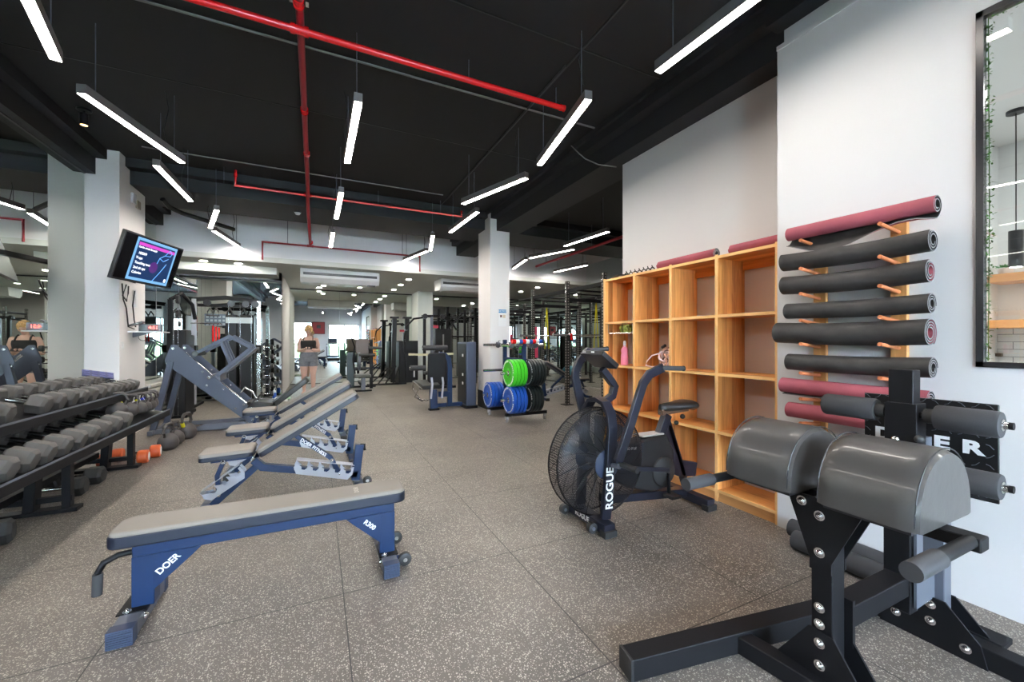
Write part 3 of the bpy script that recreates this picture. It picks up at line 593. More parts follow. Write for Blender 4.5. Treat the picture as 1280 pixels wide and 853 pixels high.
def dumbbell(label, R, L, group, kind='hex', m=RUBB, name='hex_dumbbell'):
    t = thing(name, label, 'dumbbell', (0, 0, 0), group=group)
    for s in (-1, 1):
        x0 = s*L*.5; x1 = s*(L*.5-L*.30)
        if kind == 'hex':
            b = BM(); rot = PI/6
            def ring(x, r): return [b.verts.new((x, r*math.cos(i*PI/3), r*math.sin(i*PI/3))) for i in range(6)]
            rs = [ring(x0, R*.72), ring(x0-s*L*.05, R*.98), ring(x1+s*L*.03, R), ring(x1, R*.8)]
            for A, B in zip(rs, rs[1:]):
                for j in range(6): b.faces.new((A[j], A[(j+1) % 6], B[(j+1) % 6], B[j]))
            b.faces.new(rs[0]); b.faces.new(rs[-1][::-1]); part('head', b, m, t, bev=.003)
        else:
            b = BM(); lathe(b, [(0, R*.7), (.006, R*.95), (.02, R), (L*.20, R), (L*.23, R*.85)], (x0, 0, 0), (-s, 0, 0), 24); hd = part('head', b, m, t)
            b = BM(); lathe(b, [(-.002, R*.62), (.002, R*.66), (.004, R*.40), (0, R*.38)], (x0, 0, 0), (-s, 0, 0), 24); part('end_cap', b, PRINT, hd)
    part('handle', lathe(BM(), [(-L*.2, .014), (-L*.08, .016), (0, .0175), (L*.08, .016), (L*.2, .014)], (0, 0, 0), (1, 0, 0), 12), CHROME, t)
    return t
protoS = None; n = 0
ys = [1.75, 1.93, 2.11, 2.29, 2.48, 2.68, 2.88, 3.06, 3.22, 3.38, 3.54, 3.93, 4.10, 4.27, 4.43, 4.59, 4.74, 4.88, 5.01, 5.13, 5.25, 5.36, 5.47]
GT = 'grey hex dumbbells on the top tier'
far = [y for y in ys if y > 3.8]; near_ = [y for y in ys if 3.0 < y < 3.6]
for y in [y for y in ys if y > 3.0]:
    i = far.index(y) if y in far else near_.index(y)
    lab = ('grey rubber hex dumbbell on the top tier, %s beyond the gap' % ORD[i]) if y in far else ('grey rubber hex dumbbell on the top tier, %s before the gap' % ORD[len(near_)-1-i])
    R = .072 if y < 4.4 else .066 if y < 5 else .058; z = .822+.050
    if protoS is None: protoS = {}
    k = (R,)
    if k not in protoS: o = protoS[k] = dumbbell(lab, R, .34, GT)
    else: o = copy_tree(protoS[k]); o['label'] = lab
    o.location = (-1.845, y, .826+R*.87+.008); o.rotation_euler = (PI/6*0, math.atan2(.11, .42), rnd.uniform(-.04, .04))
GL = 'hex dumbbells on the lower tier'
lys = [3.02, 3.19, 3.37, 3.55, 3.74, 3.93, 4.12, 4.32, 4.52, 4.72]
pl = None
for i, y in enumerate(lys):
    lab = 'grey rubber hex dumbbell on the lower tier, %s from the kettlebells' % (['next'] + ORD[1:])[len(lys)-1-i]
    if pl is None: o = pl = dumbbell(lab, .076, .44, GL)
    else: o = copy_tree(pl); o['label'] = lab
    o.location = (-1.715, y, .573+.078); o.rotation_euler = (0, math.atan2(.125, .42), rnd.uniform(-.05, .05))
o = dumbbell('large black hex dumbbell lying on the floor in front of the near rack upright', .085, .42, 'hex dumbbells on the floor', m=RUBD); o.location = (-1.98, 3.72, .074); o.rotation_euler = (0, 0, .25)
o2 = copy_tree(o); o2['label'] = 'black hex dumbbell on the floor under the rack, nearer of the pair'; o2.location = (-1.98, 4.66, .074); o2.rotation_euler = (0, 0, .05)
o2 = copy_tree(o); o2['label'] = 'black hex dumbbell on the floor under the rack, farther of the pair'; o2.location = (-1.98, 4.99, .074); o2.rotation_euler = (0, 0, -.05)
o = dumbbell('orange round dumbbell with white ringed ends on the floor, nearer of two', .070, .40, 'orange round dumbbells on the floor', 'round', ORANGE, 'round_dumbbell'); o.location = (-1.83, 5.58, .071); o.rotation_euler = (0, 0, .10)
o2 = copy_tree(o); o2['label'] = 'orange round dumbbell with white ringed ends on the floor, farther of two'; o2.location = (-1.79, 5.80, .071); o2.rotation_euler = (0, 0, .12)
# kettlebells
def kettlebell(label, R, loc, tint, rz, band=None):
    t = thing('kettlebell', label, 'kettlebell', loc, rz, group='kettlebells')
    b = BM(); lathe(b, [(0, R*.55), (.004, R*.62), (R*.35, R*.93), (R*.85, R), (R*1.35, R*.86), (R*1.7, R*.52), (R*1.85, R*.2)], (0, 0, 0), (0, 0, 1), 22); part('bell', b, tint, t)
    pts = [(-R*.62, 0, R*1.45), (-R*.92, 0, R*2.0), (-R*.82, 0, R*2.6), (-R*.45, 0, R*2.9), (R*.45, 0, R*2.9), (R*.82, 0, R*2.6), (R*.92, 0, R*2.0), (R*.62, 0, R*1.45)]
    part('handle', tube(BM(), pts, R*.165, 12), tint, t)
    if band: b = BM(); [cyl(b, V(pts[0])+V((s, 0, .0)), V(pts[1])+V((s, 0, 0)), R*.19, 12) for s in (0,)]; part('colour_band', b, band, t)
    return t
IRON = mat('grey cast iron', (.07, .062, .06), .5, .2, bump=(60, .1))
kb = [(-1.66, 4.92, .078, 'next to the last hex dumbbell', None), (-1.62, 5.07, .070, 'second along the tier', YEL), (-1.60, 5.21, .070, 'third along the tier', None), (-1.60, 5.35, .066, 'with a yellow band, before the rack end', YEL), (-1.60, 5.49, .064, 'with a blue band, beside the yellow banded one', mat('blue band', (.02, .04, .6), .5)), (-1.62, 5.63, .062, 'at the very end of the tier', MATS['blue band']),
      (-1.83, 5.02, .070, 'back row beside the dumbbells', None), (-1.82, 5.20, .075, 'back row, second', None), (-1.82, 5.38, .078, 'tallest handle in the back row', None), (-1.82, 5.56, .072, 'back row at the rack end', None)]
for x, y, R, s, bd in kb: kettlebell('dark kettlebell on the lower rack tier, '+s, R, (x, y, .55+(-1.5-x)*.30), IRON, rnd.uniform(.05, .5), bd)
for x, y, R, s, bd in ((-1.62, 6.18, .105, 'nearest of the three', None), (-1.62, 6.44, .098, 'middle of the three', None), (-1.58, 6.76, .115, 'with a yellow band, farthest of the three', YEL)): kettlebell('large dark kettlebell on the floor, '+s, R, (x, y, 0), IRON, 1.35, bd)
# booklet on the rack
p = (-1.9, 5.28, .93)
t = thing('workout_card', 'blue printed card propped on the far end of the top dumbbell tier', 'card', (-1.95, 5.36, .975))
part('card', prism(BM(), [(-.115, -.055), (.115, -.055), (.115, .055), (-.115, .055)], (0, 0, 0), (.75, .45, -.2), (-.3, .8, .5), .006), mat('navy card', (.02, .03, .12), .4), t)
b = BM()
for i in range(4):
    for j in range(3): c_ = V((.75, .45, -.2)).normalized()*(-.085+.057*i)+V((-.3, .8, .5)).normalized()*(-.04+.035*j)+V((.05, -.03, .06))*.07; prism(b, [(-.02, -.010), (.02, -.010), (.02, .010), (-.02, .010)], c_+V((.0, -.0, .003)), (.75, .45, -.2), (-.3, .8, .5), .004)
part('printed_panel', b, mat('pale blue print', (.06, .07, .22), .5), t)
# slatted white step stack along the left wall
t = thing('step_platform_stack', 'white ribbed stack of step platforms along the left mirror behind the leg press', 'step platforms', (-2.45, 8.9, 0))
for i in range(9): part('platform', bx(BM(), XL+.05, -2.30, 8.0, 9.93, .04+.068*i, .04+.068*i+.052), mat('off white plastic', (.62, .62, .56), .5), t, w=True, bev=.012)
part('base', bx(BM(), XL+.09, -2.36, 8.05, 9.85, 0, .04), PLASB, t, w=True)
# ------------------------------------------------------------------ timber cubby shelf
ys_ = [1.762, 2.243, 2.72, 3.197, 3.672]; zs_ = [.085, .56, 1.03, 1.505, 1.985]; X0, X1 = 2.925, 3.262
t = thing('cubby_shelf', 'open timber cubby shelf of sixteen compartments against the recessed white wall', 'shelf', (3.1, 2.72, 0))
for i, y in enumerate(ys_):
    o = part('upright_board', bx(BM(), X0+.004, X1, y-.012, y+.012, .03, 1.985 if 0 < i < 4 else 2.005), WOODV, t, w=True)
    part('edge_strip', bx(BM(), X0, X0+.005, y-.0125, y+.0125, .0, 2.006), WOODE, o, w=True)
for i, z in enumerate(zs_):
    o = part('shelf_board', bx(BM(), X0+.006, X1, ys_[0]+.012, ys_[-1]-.012, z-.011, z+.011), WOODH, t, w=True)
    part('edge_strip', bx(BM(), X0+.001, X0+.0065, ys_[0]+.0125, ys_[-1]-.0125, z-.0115, z+.0115), WOODE, o, w=True)
part('plinth', bx(BM(), X0+.015, X0+.035, ys_[0]+.012, ys_[-1]-.012, 0, .074), wood_mat('plinth timber grain', (.45, .17, .05), (.75, .38, .14), 1, .2), t, w=True)
part('wall_batten', bx(BM(), X1-.022, X1, ys_[0]+.012, ys_[-1]-.012, 1.90, 1.974), WOODH, t, w=True)
# ---- rolled mats
def mat_roll(name, label, p0, p1, r, mo, mi, turns=2.6, th=.0055, group=None, flap=0., sag=.0, start=0., sq=1.0, wave=0.):
    p0, p1 = V(p0), V(p1); a = (p1-p0).normalized(); s, u = frame_of(a); n = int(turns*22); NS = 10
    t = bpy.data.objects
    b = BM(); r0 = r*.38
    def P(i, k, off):
        q = i/n; ang = start+q*turns*2*PI; rr = r0+(r-r0)*q+off; f = k/NS
        c = p0.lerp(p1, f)+V((0, 0, -sag*math.sin(f*PI)))
        x, y = rr*math.cos(ang), rr*math.sin(ang)*sq
        if flap and q > 1-.22/turns*1.0:
            e = (q-(1-.22/turns))/(.22/turns); x, y = x, y-flap*e*(1+wave*math.sin(f*PI*2-.6))
        return c+s*x+u*y
    O = [[b.verts.new(P(i, k, 0)) for k in range(NS+1)] for i in range(n+1)]; I = [[b.verts.new(P(i, k, -th)) for k in range(NS+1)] for i in range(n+1)]
    def F(vs, mi_): f = b.faces.new(vs); f.material_index = mi_
    for i in range(n):
        for k in range(NS): F((O[i][k], O[i][k+1], O[i+1][k+1], O[i+1][k]), 0); F((I[i][k], I[i+1][k], I[i+1][k+1], I[i][k+1]), 1)
        for k in (0, NS): F((O[i][k], O[i+1][k], I[i+1][k], I[i][k]), 2)
    for i in (0, n):
        for k in range(NS): F((O[i][k], O[i][k+1], I[i][k+1], I[i][k]), 2)
    o = part(name, b, [mo, mi, MATE], loc=((p0+p1)/2)[:], ang=60); tag(o, label, 'exercise mat', group); return o
t = thing('mat_rack', 'two upright timber battens with orange pegs holding the rolled mats', 'rack', (2.9, 1.28, 0))
mats_z = [1.985, 1.81, 1.655, 1.49, 1.345, 1.165, 1.005, .855]
for y in (1.475, 1.085): part('batten', bx(BM(), XN-.03, XN, y-.035, y+.035, .60, 2.0), wood_mat('batten grain %d' % (y*100), (.42, .16, .04), (.78, .40, .14), 2, .5), t, w=True, bev=.002)
for z in mats_z:
    for y in (1.475, 1.085): part('peg', tube(BM(), [(XN-.025, y, z-.082), (XN-.235, y, z-.060)], .0105, 12), PEG, t, w=True)
G = 'rolled exercise mats on the pegs'
xm = XN-.135
mat_roll('rolled_mat', 'rose mat loosely rolled with a drooping wavy flap, topmost on the wall pegs', (xm, 1.60, 1.995), (xm, .895, 1.985), .055, PINK, MATB, 2.2, group=G, flap=.055, start=PI*1.267, wave=.85)
mat_roll('rolled_mat', 'black mat rolled on the wall pegs, second from the top', (xm, 1.63, 1.82), (xm, .91, 1.81), .062, MATB, MATB, 2.6, group=G, start=-PI*.92, sag=.01)
mat_roll('rolled_mat', 'black mat with a rose inner side, third from the top on the wall pegs', (xm, 1.63, 1.665), (xm, .92, 1.655), .062, MATB, PINK, 2.6, group=G, start=-PI*.78, sag=.012)
mat_roll('rolled_mat', 'plain black mat with a small hollow end, fourth from the top on the wall pegs', (xm, 1.61, 1.495), (xm, .915, 1.49), .056, MATB, MATB, 2.8, group=G, start=-PI*.54, sag=.006)
mat_roll('rolled_mat', 'thick black mat showing rose spirals at its end, fifth from the top', (xm, 1.67, 1.355), (xm, .92, 1.345), .076, MATB, PINK, 3.4, group=G, start=PI*.48, sag=.01)
mat_roll('rolled_mat', 'smooth black mat on the lowest fully visible black roll, sixth from the top', (xm, 1.60, 1.165), (xm, .91, 1.165), .058, MATB, MATB, 3.0, group=G, start=PI, sag=.006)
mat_roll('rolled_mat', 'rose mat rolled just above the lowest one on the wall pegs', (xm, 1.64, 1.01), (xm, .92, 1.0), .058, PINK, MATB, 2.6, group=G, start=PI*.3)
mat_roll('rolled_mat', 'rose mat on the lowest wall pegs, partly behind the black foot plate', (xm, 1.60, .853), (xm, .95, .85), .056, PINK, MATB, 2.6, group=G, start=PI*.1)
mat_roll('rolled_mat', 'rose mat rolled on top of the timber shelf, nearer the camera', (3.04, 2.19, 2.045), (3.04, 1.79, 2.045), .046, PINK, MATB, 3, group='mats on the shelf top')
mat_roll('rolled_mat', 'rose mat with a dark spiral end on top of the timber shelf, beside the collars', (3.03, 2.95, 2.045), (3.03, 2.32, 2.048), .046, PINK, MATB, 3, group='mats on the shelf top')
# foam rollers on the floor
for x, y0, y1, lab in ((2.855, 1.63, .98, 'long dark grey foam roller on the floor touching the white wall'), (2.70, 1.52, .98, 'long dark grey foam roller on the floor, the one away from the wall')):
    z = .058; t = thing('foam_roller', lab, 'foam roller', (x, 1.3, 0), group='floor foam rollers')
    part('roller', lathe(BM(), [(0, .045), (.006, .056), (y0-y1-.006, .056), (y0-y1, .045)], (x, y0, z), (0, -1, 0), 28), FOAM, t, w=True)
# spiky small collars on the shelf top
for i in range(7):
    p = at(783.5+5.4*i, 340.5-1.35*i, x=3.03)
    t = thing('barbell_clip', 'small black spring clip on the timber shelf top, %s from the rose mat' % ['seventh', 'sixth', 'fifth', 'fourth', 'third', 'second', 'next'][i], 'clip', (3.03, p.y, 1.997), group='black clips on the shelf top')
    part('ring', tube(BM(), [(.026*math.cos(a*PI/6), .0, .024+.022*math.sin(a*PI/6)) for a in range(12)], .006, 8, closed=True), RUBD, t)
    part('handle', tube(BM(), [(0, 0, .044), (0, .008, .060), (.002, .014, .068)], .005, 8), RUBD, t)
t = thing('yoga_strap', 'dark grey folded strap lying at the far end of the timber shelf top', 'strap', (3.05, 3.52, 1.997))
part('folded_strap', sweep(BM(), [(-.06, -.08, .012), (.05, -.1, .02), (.07, .05, .03), (-.05, .08, .02), (-.07, -.03, .03), (.04, -.05, .04), (.03, .04, .045)], rect(.03, .012)), MATB, t)
# spray bottles, green band bundle, rope bundle
def spray(p, lab, tint):
    t = thing('spray_bottle', lab, 'bottle', p, .9, group='spray bottles on the shelf')
    part('bottle', lathe(BM(), [(0, .036), (.004, .040), (.10, .040), (.13, .034), (.155, .041), (.175, .036), (.20, .018), (.215, .015)], (0, 0, 0), (0, 0, 1), 24), tint, t)
    h = part('nozzle_head', tube(BM(), [(0, 0, .212), (0, 0, .235), (.0, 0, .250)], .016, 12), PLASW, t)
    part('nozzle', beam(BM(), [(-.045, 0, .252), (.035, 0, .252)], .022, .022), PLASW, h, bev=.004); part('trigger', tube(BM(), [(-.02, 0, .245), (-.038, 0, .225), (-.042, 0, .20)], .005, 8), PLASW, h)
p = at(781, 455, x=3.0); spray((3.02, 3.44, 1.042), 'pink spray bottle with white trigger head standing in the far shelf column', mat('pink bottle', (.85, .25, .38), .35))
spray((3.18, 3.40, 1.042), 'second pink spray bottle half hidden behind the first one on the shelf', mat('dull pink bottle', (.62, .2, .25), .35))
t = thing('wire_rack', 'thin wire rack hung under a board in the far column of the timber shelf', 'rack', (3.08, 3.43, 1.39))
part('wire_frame', tube(BM(), [(-.13, -.19, 0), (.13, -.19, 0), (.13, .2, 0), (-.13, .2, 0)], .003, 6, closed=True), CHROME, t)
for i in range(6): part('wire', cyl(BM(), (-.13+.052*i, -.19, 0), (-.13+.052*i, .2, 0), .002, 6), CHROME, t)
for x, y in ((-.13, -.19), (.13, -.19), (-.13, .2), (.13, .2)): part('hanger', cyl(BM(), (x, y, 0), (x, y, .104), .003, 6), CHROME, t)
t = thing('resistance_band_bundle', 'bundle of lime green bands in the far column of the timber shelf', 'bands', (3.02, 3.42, 1.395))
b = BM(); rnd = random.Random(2)
for i in range(9):
    c_ = V((0, rnd.uniform(-.05, .05), .045)); ax = rnd.uniform(0, PI); rr = rnd.uniform(.026, .042)
    sweep(b, [c_+V((rr*math.cos(q*PI/5)*math.cos(ax), rr*math.cos(q*PI/5)*math.sin(ax)*1.1, rr*math.sin(q*PI/5))) for q in range(10)], rect(.008, .016), closed=True)
part('bands', b, mat('lime rubber', (.50, .62, .12), .5, var=(40, .3)), t)
part('tie', tube(BM(), [(-.046, 0, .0), (-.05, 0, .10), (0, 0, .1)], .004, 8), PLASB, t)
t = thing('skipping_rope_bundle', 'tangle of pink and white skipping ropes spilling from the second shelf column', 'ropes', (3.0, 2.88, 1.042))
rope = [mat('pink white rope', (.85, .62, .62), .5), mat('brown patterned rope', (.25, .13, .12), .6, var=(60, .7)), mat('peach rope', (.85, .5, .35), .5)]
rnd = random.Random(11)
for k in range(9):
    b = BM(); cy = rnd.uniform(-.10, -.0); cz = rnd.uniform(.05, .13); ra, rb = rnd.uniform(.03, .075), rnd.uniform(.04, .08); ph = rnd.uniform(0, PI); tl = rnd.uniform(-.5, .5)
    pts = []
    for q in range(16):
        a = q*PI/8; y_ = ra*math.cos(a)*math.cos(ph)-rb*math.sin(a)*math.sin(ph); z_ = ra*math.cos(a)*math.sin(ph)+rb*math.sin(a)*math.cos(ph)
        pts.append((-.02+tl*y_+rnd.uniform(-.01, .01), cy+y_, max(.008, cz+z_)))
    tube(b, pts, .007 if k % 3 else .010, 8, closed=True); part('rope', b, rope[k % 3], t)
part('rope', tube(BM(), [(-.03, -.02, .15), (-.06, .08, .12), (-.06, .15, .06), (-.06, .16, .02), (-.05, .10, .010), (-.05, .02, .012)], .006, 8), rope[0], t)
part('rope_handle', tube(BM(), [(-.03, -.06, .22), (-.03, -.02, .20)], .014, 10), PLASB, t)
o = part('white_card', bx(BM(), X0+.01, X0+.07, 2.38, 2.44, 1.5165, 1.5205), PRINT, loc=(X0+.04, 2.41, 1.518)); tag(o, 'tiny white card on the upper middle shelf board', 'card')
# ------------------------------------------------------------------ air bike
BY = 2.36
t = thing('air_bike', 'black upright air bike with a large caged fan in front of the timber shelf', 'exercise bike', (2.2, BY, 0))
BK = mat('black bike frame paint', (.016, .018, .030), .35, .2)
part('front_foot', bx(BM(), 1.70, 1.79, 2.13, 2.62, .02, .085), BK, t, w=True, bev=.004)
part('rear_foot', bx(BM(), 2.68, 2.76, 2.13, 2.62, .02, .085), BK, t, w=True, bev=.004)
for x in (1.745, 2.72):
    for y in (2.145, 2.605): part('rubber_foot', bx(BM(), x-.05, x+.05, y-.03, y+.03, 0, .045), RUBD, t, w=True, bev=.004)
for y in (2.22, 2.56):
    w_ = part('transport_wheel', lathe(BM(), [(-.022, .025), (-.018, .034), (.018, .034), (.022, .025)], (1.665, y, .045), (0, 1, 0), 18), RUBD, t, w=True); part('hub', cyl(BM(), (1.665, y-.026, .045), (1.665, y+.026, .045), .012, 12), GREYST, w_, w=True)
fx, fz, fr = 1.815, .445, .372
strap = [(1.775, 2.215, .085), (fx-.005, 2.205, .45), (fx+.01, 2.205, .70), (fx+.012, 2.225, .80), (fx+.012, 2.28, .865), (fx+.012, 2.36, .885), (fx+.012, 2.44, .865), (fx+.012, 2.495, .80), (fx+.01, 2.515, .70), (fx-.005, 2.515, .45), (1.775, 2.505, .085)]
def strap_prof(bm, pts, w, th):     # strap of width w along x
    rings = []
    for i, p in enumerate(pts):
        p = V(p); a = V(pts[max(i-1, 0)]); c_ = V(pts[min(i+1, len(pts)-1)]); d = (c_-a).normalized(); n = d.cross(V((1, 0, 0))).normalized(); x = n.cross(d).normalized()
        rings.append([bm.verts.new(p+x*sx*w/2+n*sn*th/2) for sx, sn in ((-1, -1), (1, -1), (1, 1), (-1, 1))])
    for A, B in zip(rings, rings[1:]):
        for j in range(4): bm.faces.new((A[j], A[(j+1) % 4], B[(j+1) % 4], B[j]))
    bm.faces.new(rings[0][::-1]); bm.faces.new(rings[-1]); return bm
arch = part('fan_frame', strap_prof(BM(), strap, .075, .03), BK, t, w=True, bev=.003)
# text runs up the near leg
lm = basis((1.792, 2.187, .30), (.03, 0, 1), (-1, 0, .03)); text('ROGUE', .085, lm, PRINT, arch, off=.0018)
text('ROGUE', .05, basis((1.698, 2.38, .055), (0, -1, 0), (0, 0, 1)), PRINT, [o for o in C.objects if o.name == 'front_foot' or o.parent == t and o.name.startswith('front_foot')][-1], off=.001)
# fan cage: two shallow domes of mesh, rims and wires
MESH = mesh_mat('fan cage wire mesh', 170, .30)
def dome(y0, s):
    b = BM(); prof = [(fr, 0), (fr*.97, .018), (fr*.85, .040), (fr*.6, .055), (fr*.3, .060)]; n = 48; rings = []
    for r, dy in prof: rings.append([b.verts.new((r*math.cos(2*PI*i/n), s*dy, r*math.sin(2*PI*i/n))) for i in range(n)])
    for A, B in zip(rings, rings[1:]):
        for j in range(n): b.faces.new((A[j], A[(j+1) % n], B[(j+1) % n], B[j]))
    bmesh.ops.translate(b, vec=(fx, y0, fz), verts=b.verts); return b
cage = thing('tmp', 'x', 'x', (fx, BY, fz)); bpy.data.objects.remove(cage)
def cagepart(name, b, m, par=t):        # own origin at the hub so the radial mesh pattern is centred
    me = bpy.data.meshes.new(name); bmesh.ops.translate(b, vec=(-fx, -BY, -fz), verts=b.verts); b.to_mesh(me); b.free(); me.materials.append(m)
    for q in me.polygons: q.use_smooth = True
    o = bpy.data.objects.new(name, me); C.objects.link(o); o.parent = par; o.location = V((fx, BY, fz))-V((2.2, BY, 0)); MW[o.name] = Matrix.Translation((fx, BY, fz)); return o
cg = cagepart('fan_cage', dome(BY-.055, -1), MESH); cagepart('fan_cage', dome(BY+.055, 1), MESH)
b = BM(); n = 48
for i in range(n):
    a, c_ = 2*PI*i/n, 2*PI*(i+1)/n; b.faces.new([b.verts.new((fx+fr*math.cos(q), BY+yy, fz+fr*math.sin(q))) for q, yy in ((a, -.055), (c_, -.055), (c_, .055), (a, .055))])
cagepart('cage_band', b, mesh_mat('fan band mesh', 90, .35))
for y in (BY-.055, BY+.055): part('cage_rim', tube(BM(), [(fx+fr*math.cos(2*PI*i/40), y, fz+fr*math.sin(2*PI*i/40)) for i in range(40)], .006, 8, closed=True), STEEL, t, w=True)
for s in (-1, 1):
    b = BM(); y = BY+s*.117
    for k in range(18):
        a = 2*PI*k/18; pts = []
        for q in range(6):
            r = .09+(fr-.09)*q/5; aa = a+.10*q; dy = [.060, .058, .055, .045, .028, .0][q]; pts.append((fx+r*math.cos(aa), BY+s*(.057+dy), fz+r*math.sin(aa)))
        tube(b, pts, .0022, 5)
    part('cage_wire', b, STEEL, t, w=True)
    part('cage_disc', lathe(BM(), [(-.006, .09), (0, .105), (.006, .09), (.012, .05), (.02, .03)], (fx, y, fz), (0, s, 0), 32), mat('blue grey hub plastic', (.03, .045, .09), .4), t, w=True)
fan = part('fan_hub', cyl(BM(), (fx, BY-.06, fz), (fx, BY+.06, fz), .06, 24), GREYST, t, w=True)
for k in range(10):
    a = 2*PI*k/10+.2; d = V((math.cos(a), 0, math.sin(a))); e = V((-math.sin(a), 0, math.cos(a))); c_ = V((fx, BY, fz))
    b = BM(); vs = []
    for r, w_, tw in ((.05, .028, .2), (.18, .040, .5), (.315, .048, .7)):
        for s in (-1, 1): vs.append((c_+d*r+(e*math.sin(tw)+V((0, 1, 0))*math.cos(tw))*w_*s))
    q = [b.verts.new(v) for v in vs]; b.faces.new((q[0], q[2], q[3], q[1])); b.faces.new((q[2], q[4], q[5], q[3])); r = bmesh.ops.solidify(b, geom=b.faces[:], thickness=.005)
    part('fan_blade', b, mat('grey fan blade', (.14, .14, .15), .4, .3), fan, w=True)
# body shroud, frame, crank
part('main_beam', beam(BM(), [(1.86, BY, .16), (2.12, BY, .135), (2.72, BY, .075)], .08, .06), BK, t, w=True, bev=.004)
sh = part('drive_shroud', xz(BM(), [(1.93, .53), (2.20, .56), (2.44, .58), (2.52, .45), (2.50, .26), (2.42, .17), (2.32, .15), (2.05, .22), (1.93, .30)], BY, .12), mat('black shroud plastic', (.012, .012, .013), .5), t, w=True, bev=.015)
part('logo_panel', xz(BM(), [(1.93, .555), (2.20, .535), (2.20, .47), (1.93, .475)], BY-.062, .006), BK, sh, w=True)
text('ECHO BIKE', .026, basis((2.06, BY-.067, .512), (1, 0, -.05), (0, 0, 1)), PRINT, sh, off=.0006)
part('top_panel', bx(BM(), 2.20, 2.42, BY-.05, BY+.05, .578, .588), mat('pale panel', (.5, .48, .45), .5), sh, w=True)
part('crank_cover', lathe(BM(), [(0, .115), (.01, .11), (.02, .09), (.03, .035), (.04, .02)], (2.40, BY-.062, .30), (0, -1, 0), 32), RUBD, t, w=True)
for s, ang in ((-1, -PI/2+.05), (1, PI/2)):
    y = BY+s*.11; e = V((2.40+.165*math.cos(ang), y, .30+.165*math.sin(ang)))
    cr_ = part('crank_arm', beam(BM(), [(2.40, y, .30), e], .014, .028, V((0, 1, 0))), STEEL, t, w=True, bev=.003)
    pd = part('pedal', bx(BM(), e.x-.045, e.x+.045, e.y+s*.03-.045, e.y+s*.03+.045, e.z-.012, e.z+.012), RUBD, cr_, w=True, bev=.003)
seat_tube = part('seat_tube', beam(BM(), [(2.42, BY, .55), (2.50, BY, .72)], .055, .07), BK, t, w=True, bev=.004)
part('seat_post', beam(BM(), [(2.495, BY, .70), (2.515, BY, .755)], .036, .042), CHROME, t, w=True, bev=.003)
part('seat_slider', beam(BM(), [(2.43, BY, .742), (2.72, BY, .755)], .05, .045), mat('bronze grey slider', (.16, .10, .07), .4, .3), t, w=True, bev=.004)
part('rear_stay', beam(BM(), [(2.50, BY, .66), (2.62, BY, .36), (2.72, BY, .09)], .05, .045), BK, t, w=True, bev=.004)
part('stay_plate', xz(BM(), [(2.44, .62), (2.52, .64), (2.64, .34), (2.82, .30), (2.80, .19), (2.60, .22), (2.46, .30)], BY, .05), BK, t, w=True, bev=.004)
for p0, r in (((2.545, BY-.055, .66), .018), ((2.63, BY-.04, .70), .02)): part('knob', ball(BM(), p0, r), RUBD, t, w=True)
# saddle
b = BM(); sec = []
for xx, wd, zt in ((2.43, .02, .800), (2.47, .035, .806), (2.53, .045, .808), (2.60, .075, .812), (2.66, .105, .816), (2.72, .115, .818), (2.765, .09, .812), (2.785, .05, .80)):
    sec.append([b.verts.new((xx, BY+wd*math.cos(a), zt-.030+(.036 if math.sin(a) > 0 else .038)*math.sin(a))) for a in [2*PI*i/14 for i in range(14)]])
for A, B in zip(sec, sec[1:]):
    for j in range(14): b.faces.new((A[j], A[(j+1) % 14], B[(j+1) % 14], B[j]))
b.faces.new(sec[0][::-1]); b.faces.new(sec[-1])
part('saddle', b, VINYL, t, w=True, ang=70); part('saddle_clamp', cyl(BM(), (2.60, BY, .755), (2.60, BY, .79), .018, 12), STEEL, t, w=True)
# swing arms and pegs
def arm(y, pts, g0, g1):
    a = part('swing_arm', sweep(BM(), [(x, y, z) for x, z in pts], rect(.032, .062), up=V((0, 1, 0))) if False else strap_y(BM(), [(x, y, z) for x, z in pts], .062, .030), BK, t, w=True, bev=.004)
    part('hand_grip', tube(BM(), [g0, g1], .0175, 14), FOAM, a, w=True); part('grip_end', cyl(BM(), V(g1), V(g1)+(V(g1)-V(g0)).normalized()*.006, .020, 14), RUBD, a, w=True)
def strap_y(bm, pts, w, th):
    rings = []
    for i, p in enumerate(pts):
        p = V(p); a = V(pts[max(i-1, 0)]); c_ = V(pts[min(i+1, len(pts)-1)]); d = (c_-a).normalized(); y = V((0, 1, 0)); n = d.cross(y).normalized()
        rings.append([bm.verts.new(p+n*sx*w/2+y*sn*th/2) for sx, sn in ((-1, -1), (1, -1), (1, 1), (-1, 1))])
    for A, B in zip(rings, rings[1:]):
        for j in range(4): bm.faces.new((A[j], A[(j+1) % 4], B[(j+1) % 4], B[j]))
    bm.faces.new(rings[0][::-1]); bm.faces.new(rings[-1]); return bm
arm(2.115, [(1.80, .50), (1.90, .72), (1.985, .93), (2.02, 1.01), (2.075, 1.07), (2.20, 1.115)], (2.19, 2.115, 1.112), (2.37, 2.085, 1.105))
arm(2.60, [(1.90, .45), (1.865, .75), (1.79, 1.03), (1.80, 1.08), (1.84, 1.15), (1.93, 1.235)], (1.92, 2.60, 1.23), (2.10, 2.60, 1.24))
for y in (2.115, 2.60):
    s = -1 if y < BY else 1; part('foot_peg', cyl(BM(), (1.835, y-s*.02, .475), (1.835, y+s*.145, .475), .020, 16), RUBD, t, w=True); part('pivot', cyl(BM(), (fx, BY+s*.12, fz), (fx, y, fz+.02), .016, 14), GREYST, t, w=True)
for s in (-1, 1): part('linkage_bar', beam(BM(), [(1.86, BY+s*.17, .43), (2.39, BY+s*.13, .33)], .012, .03), BK, t, w=True, bev=.002)
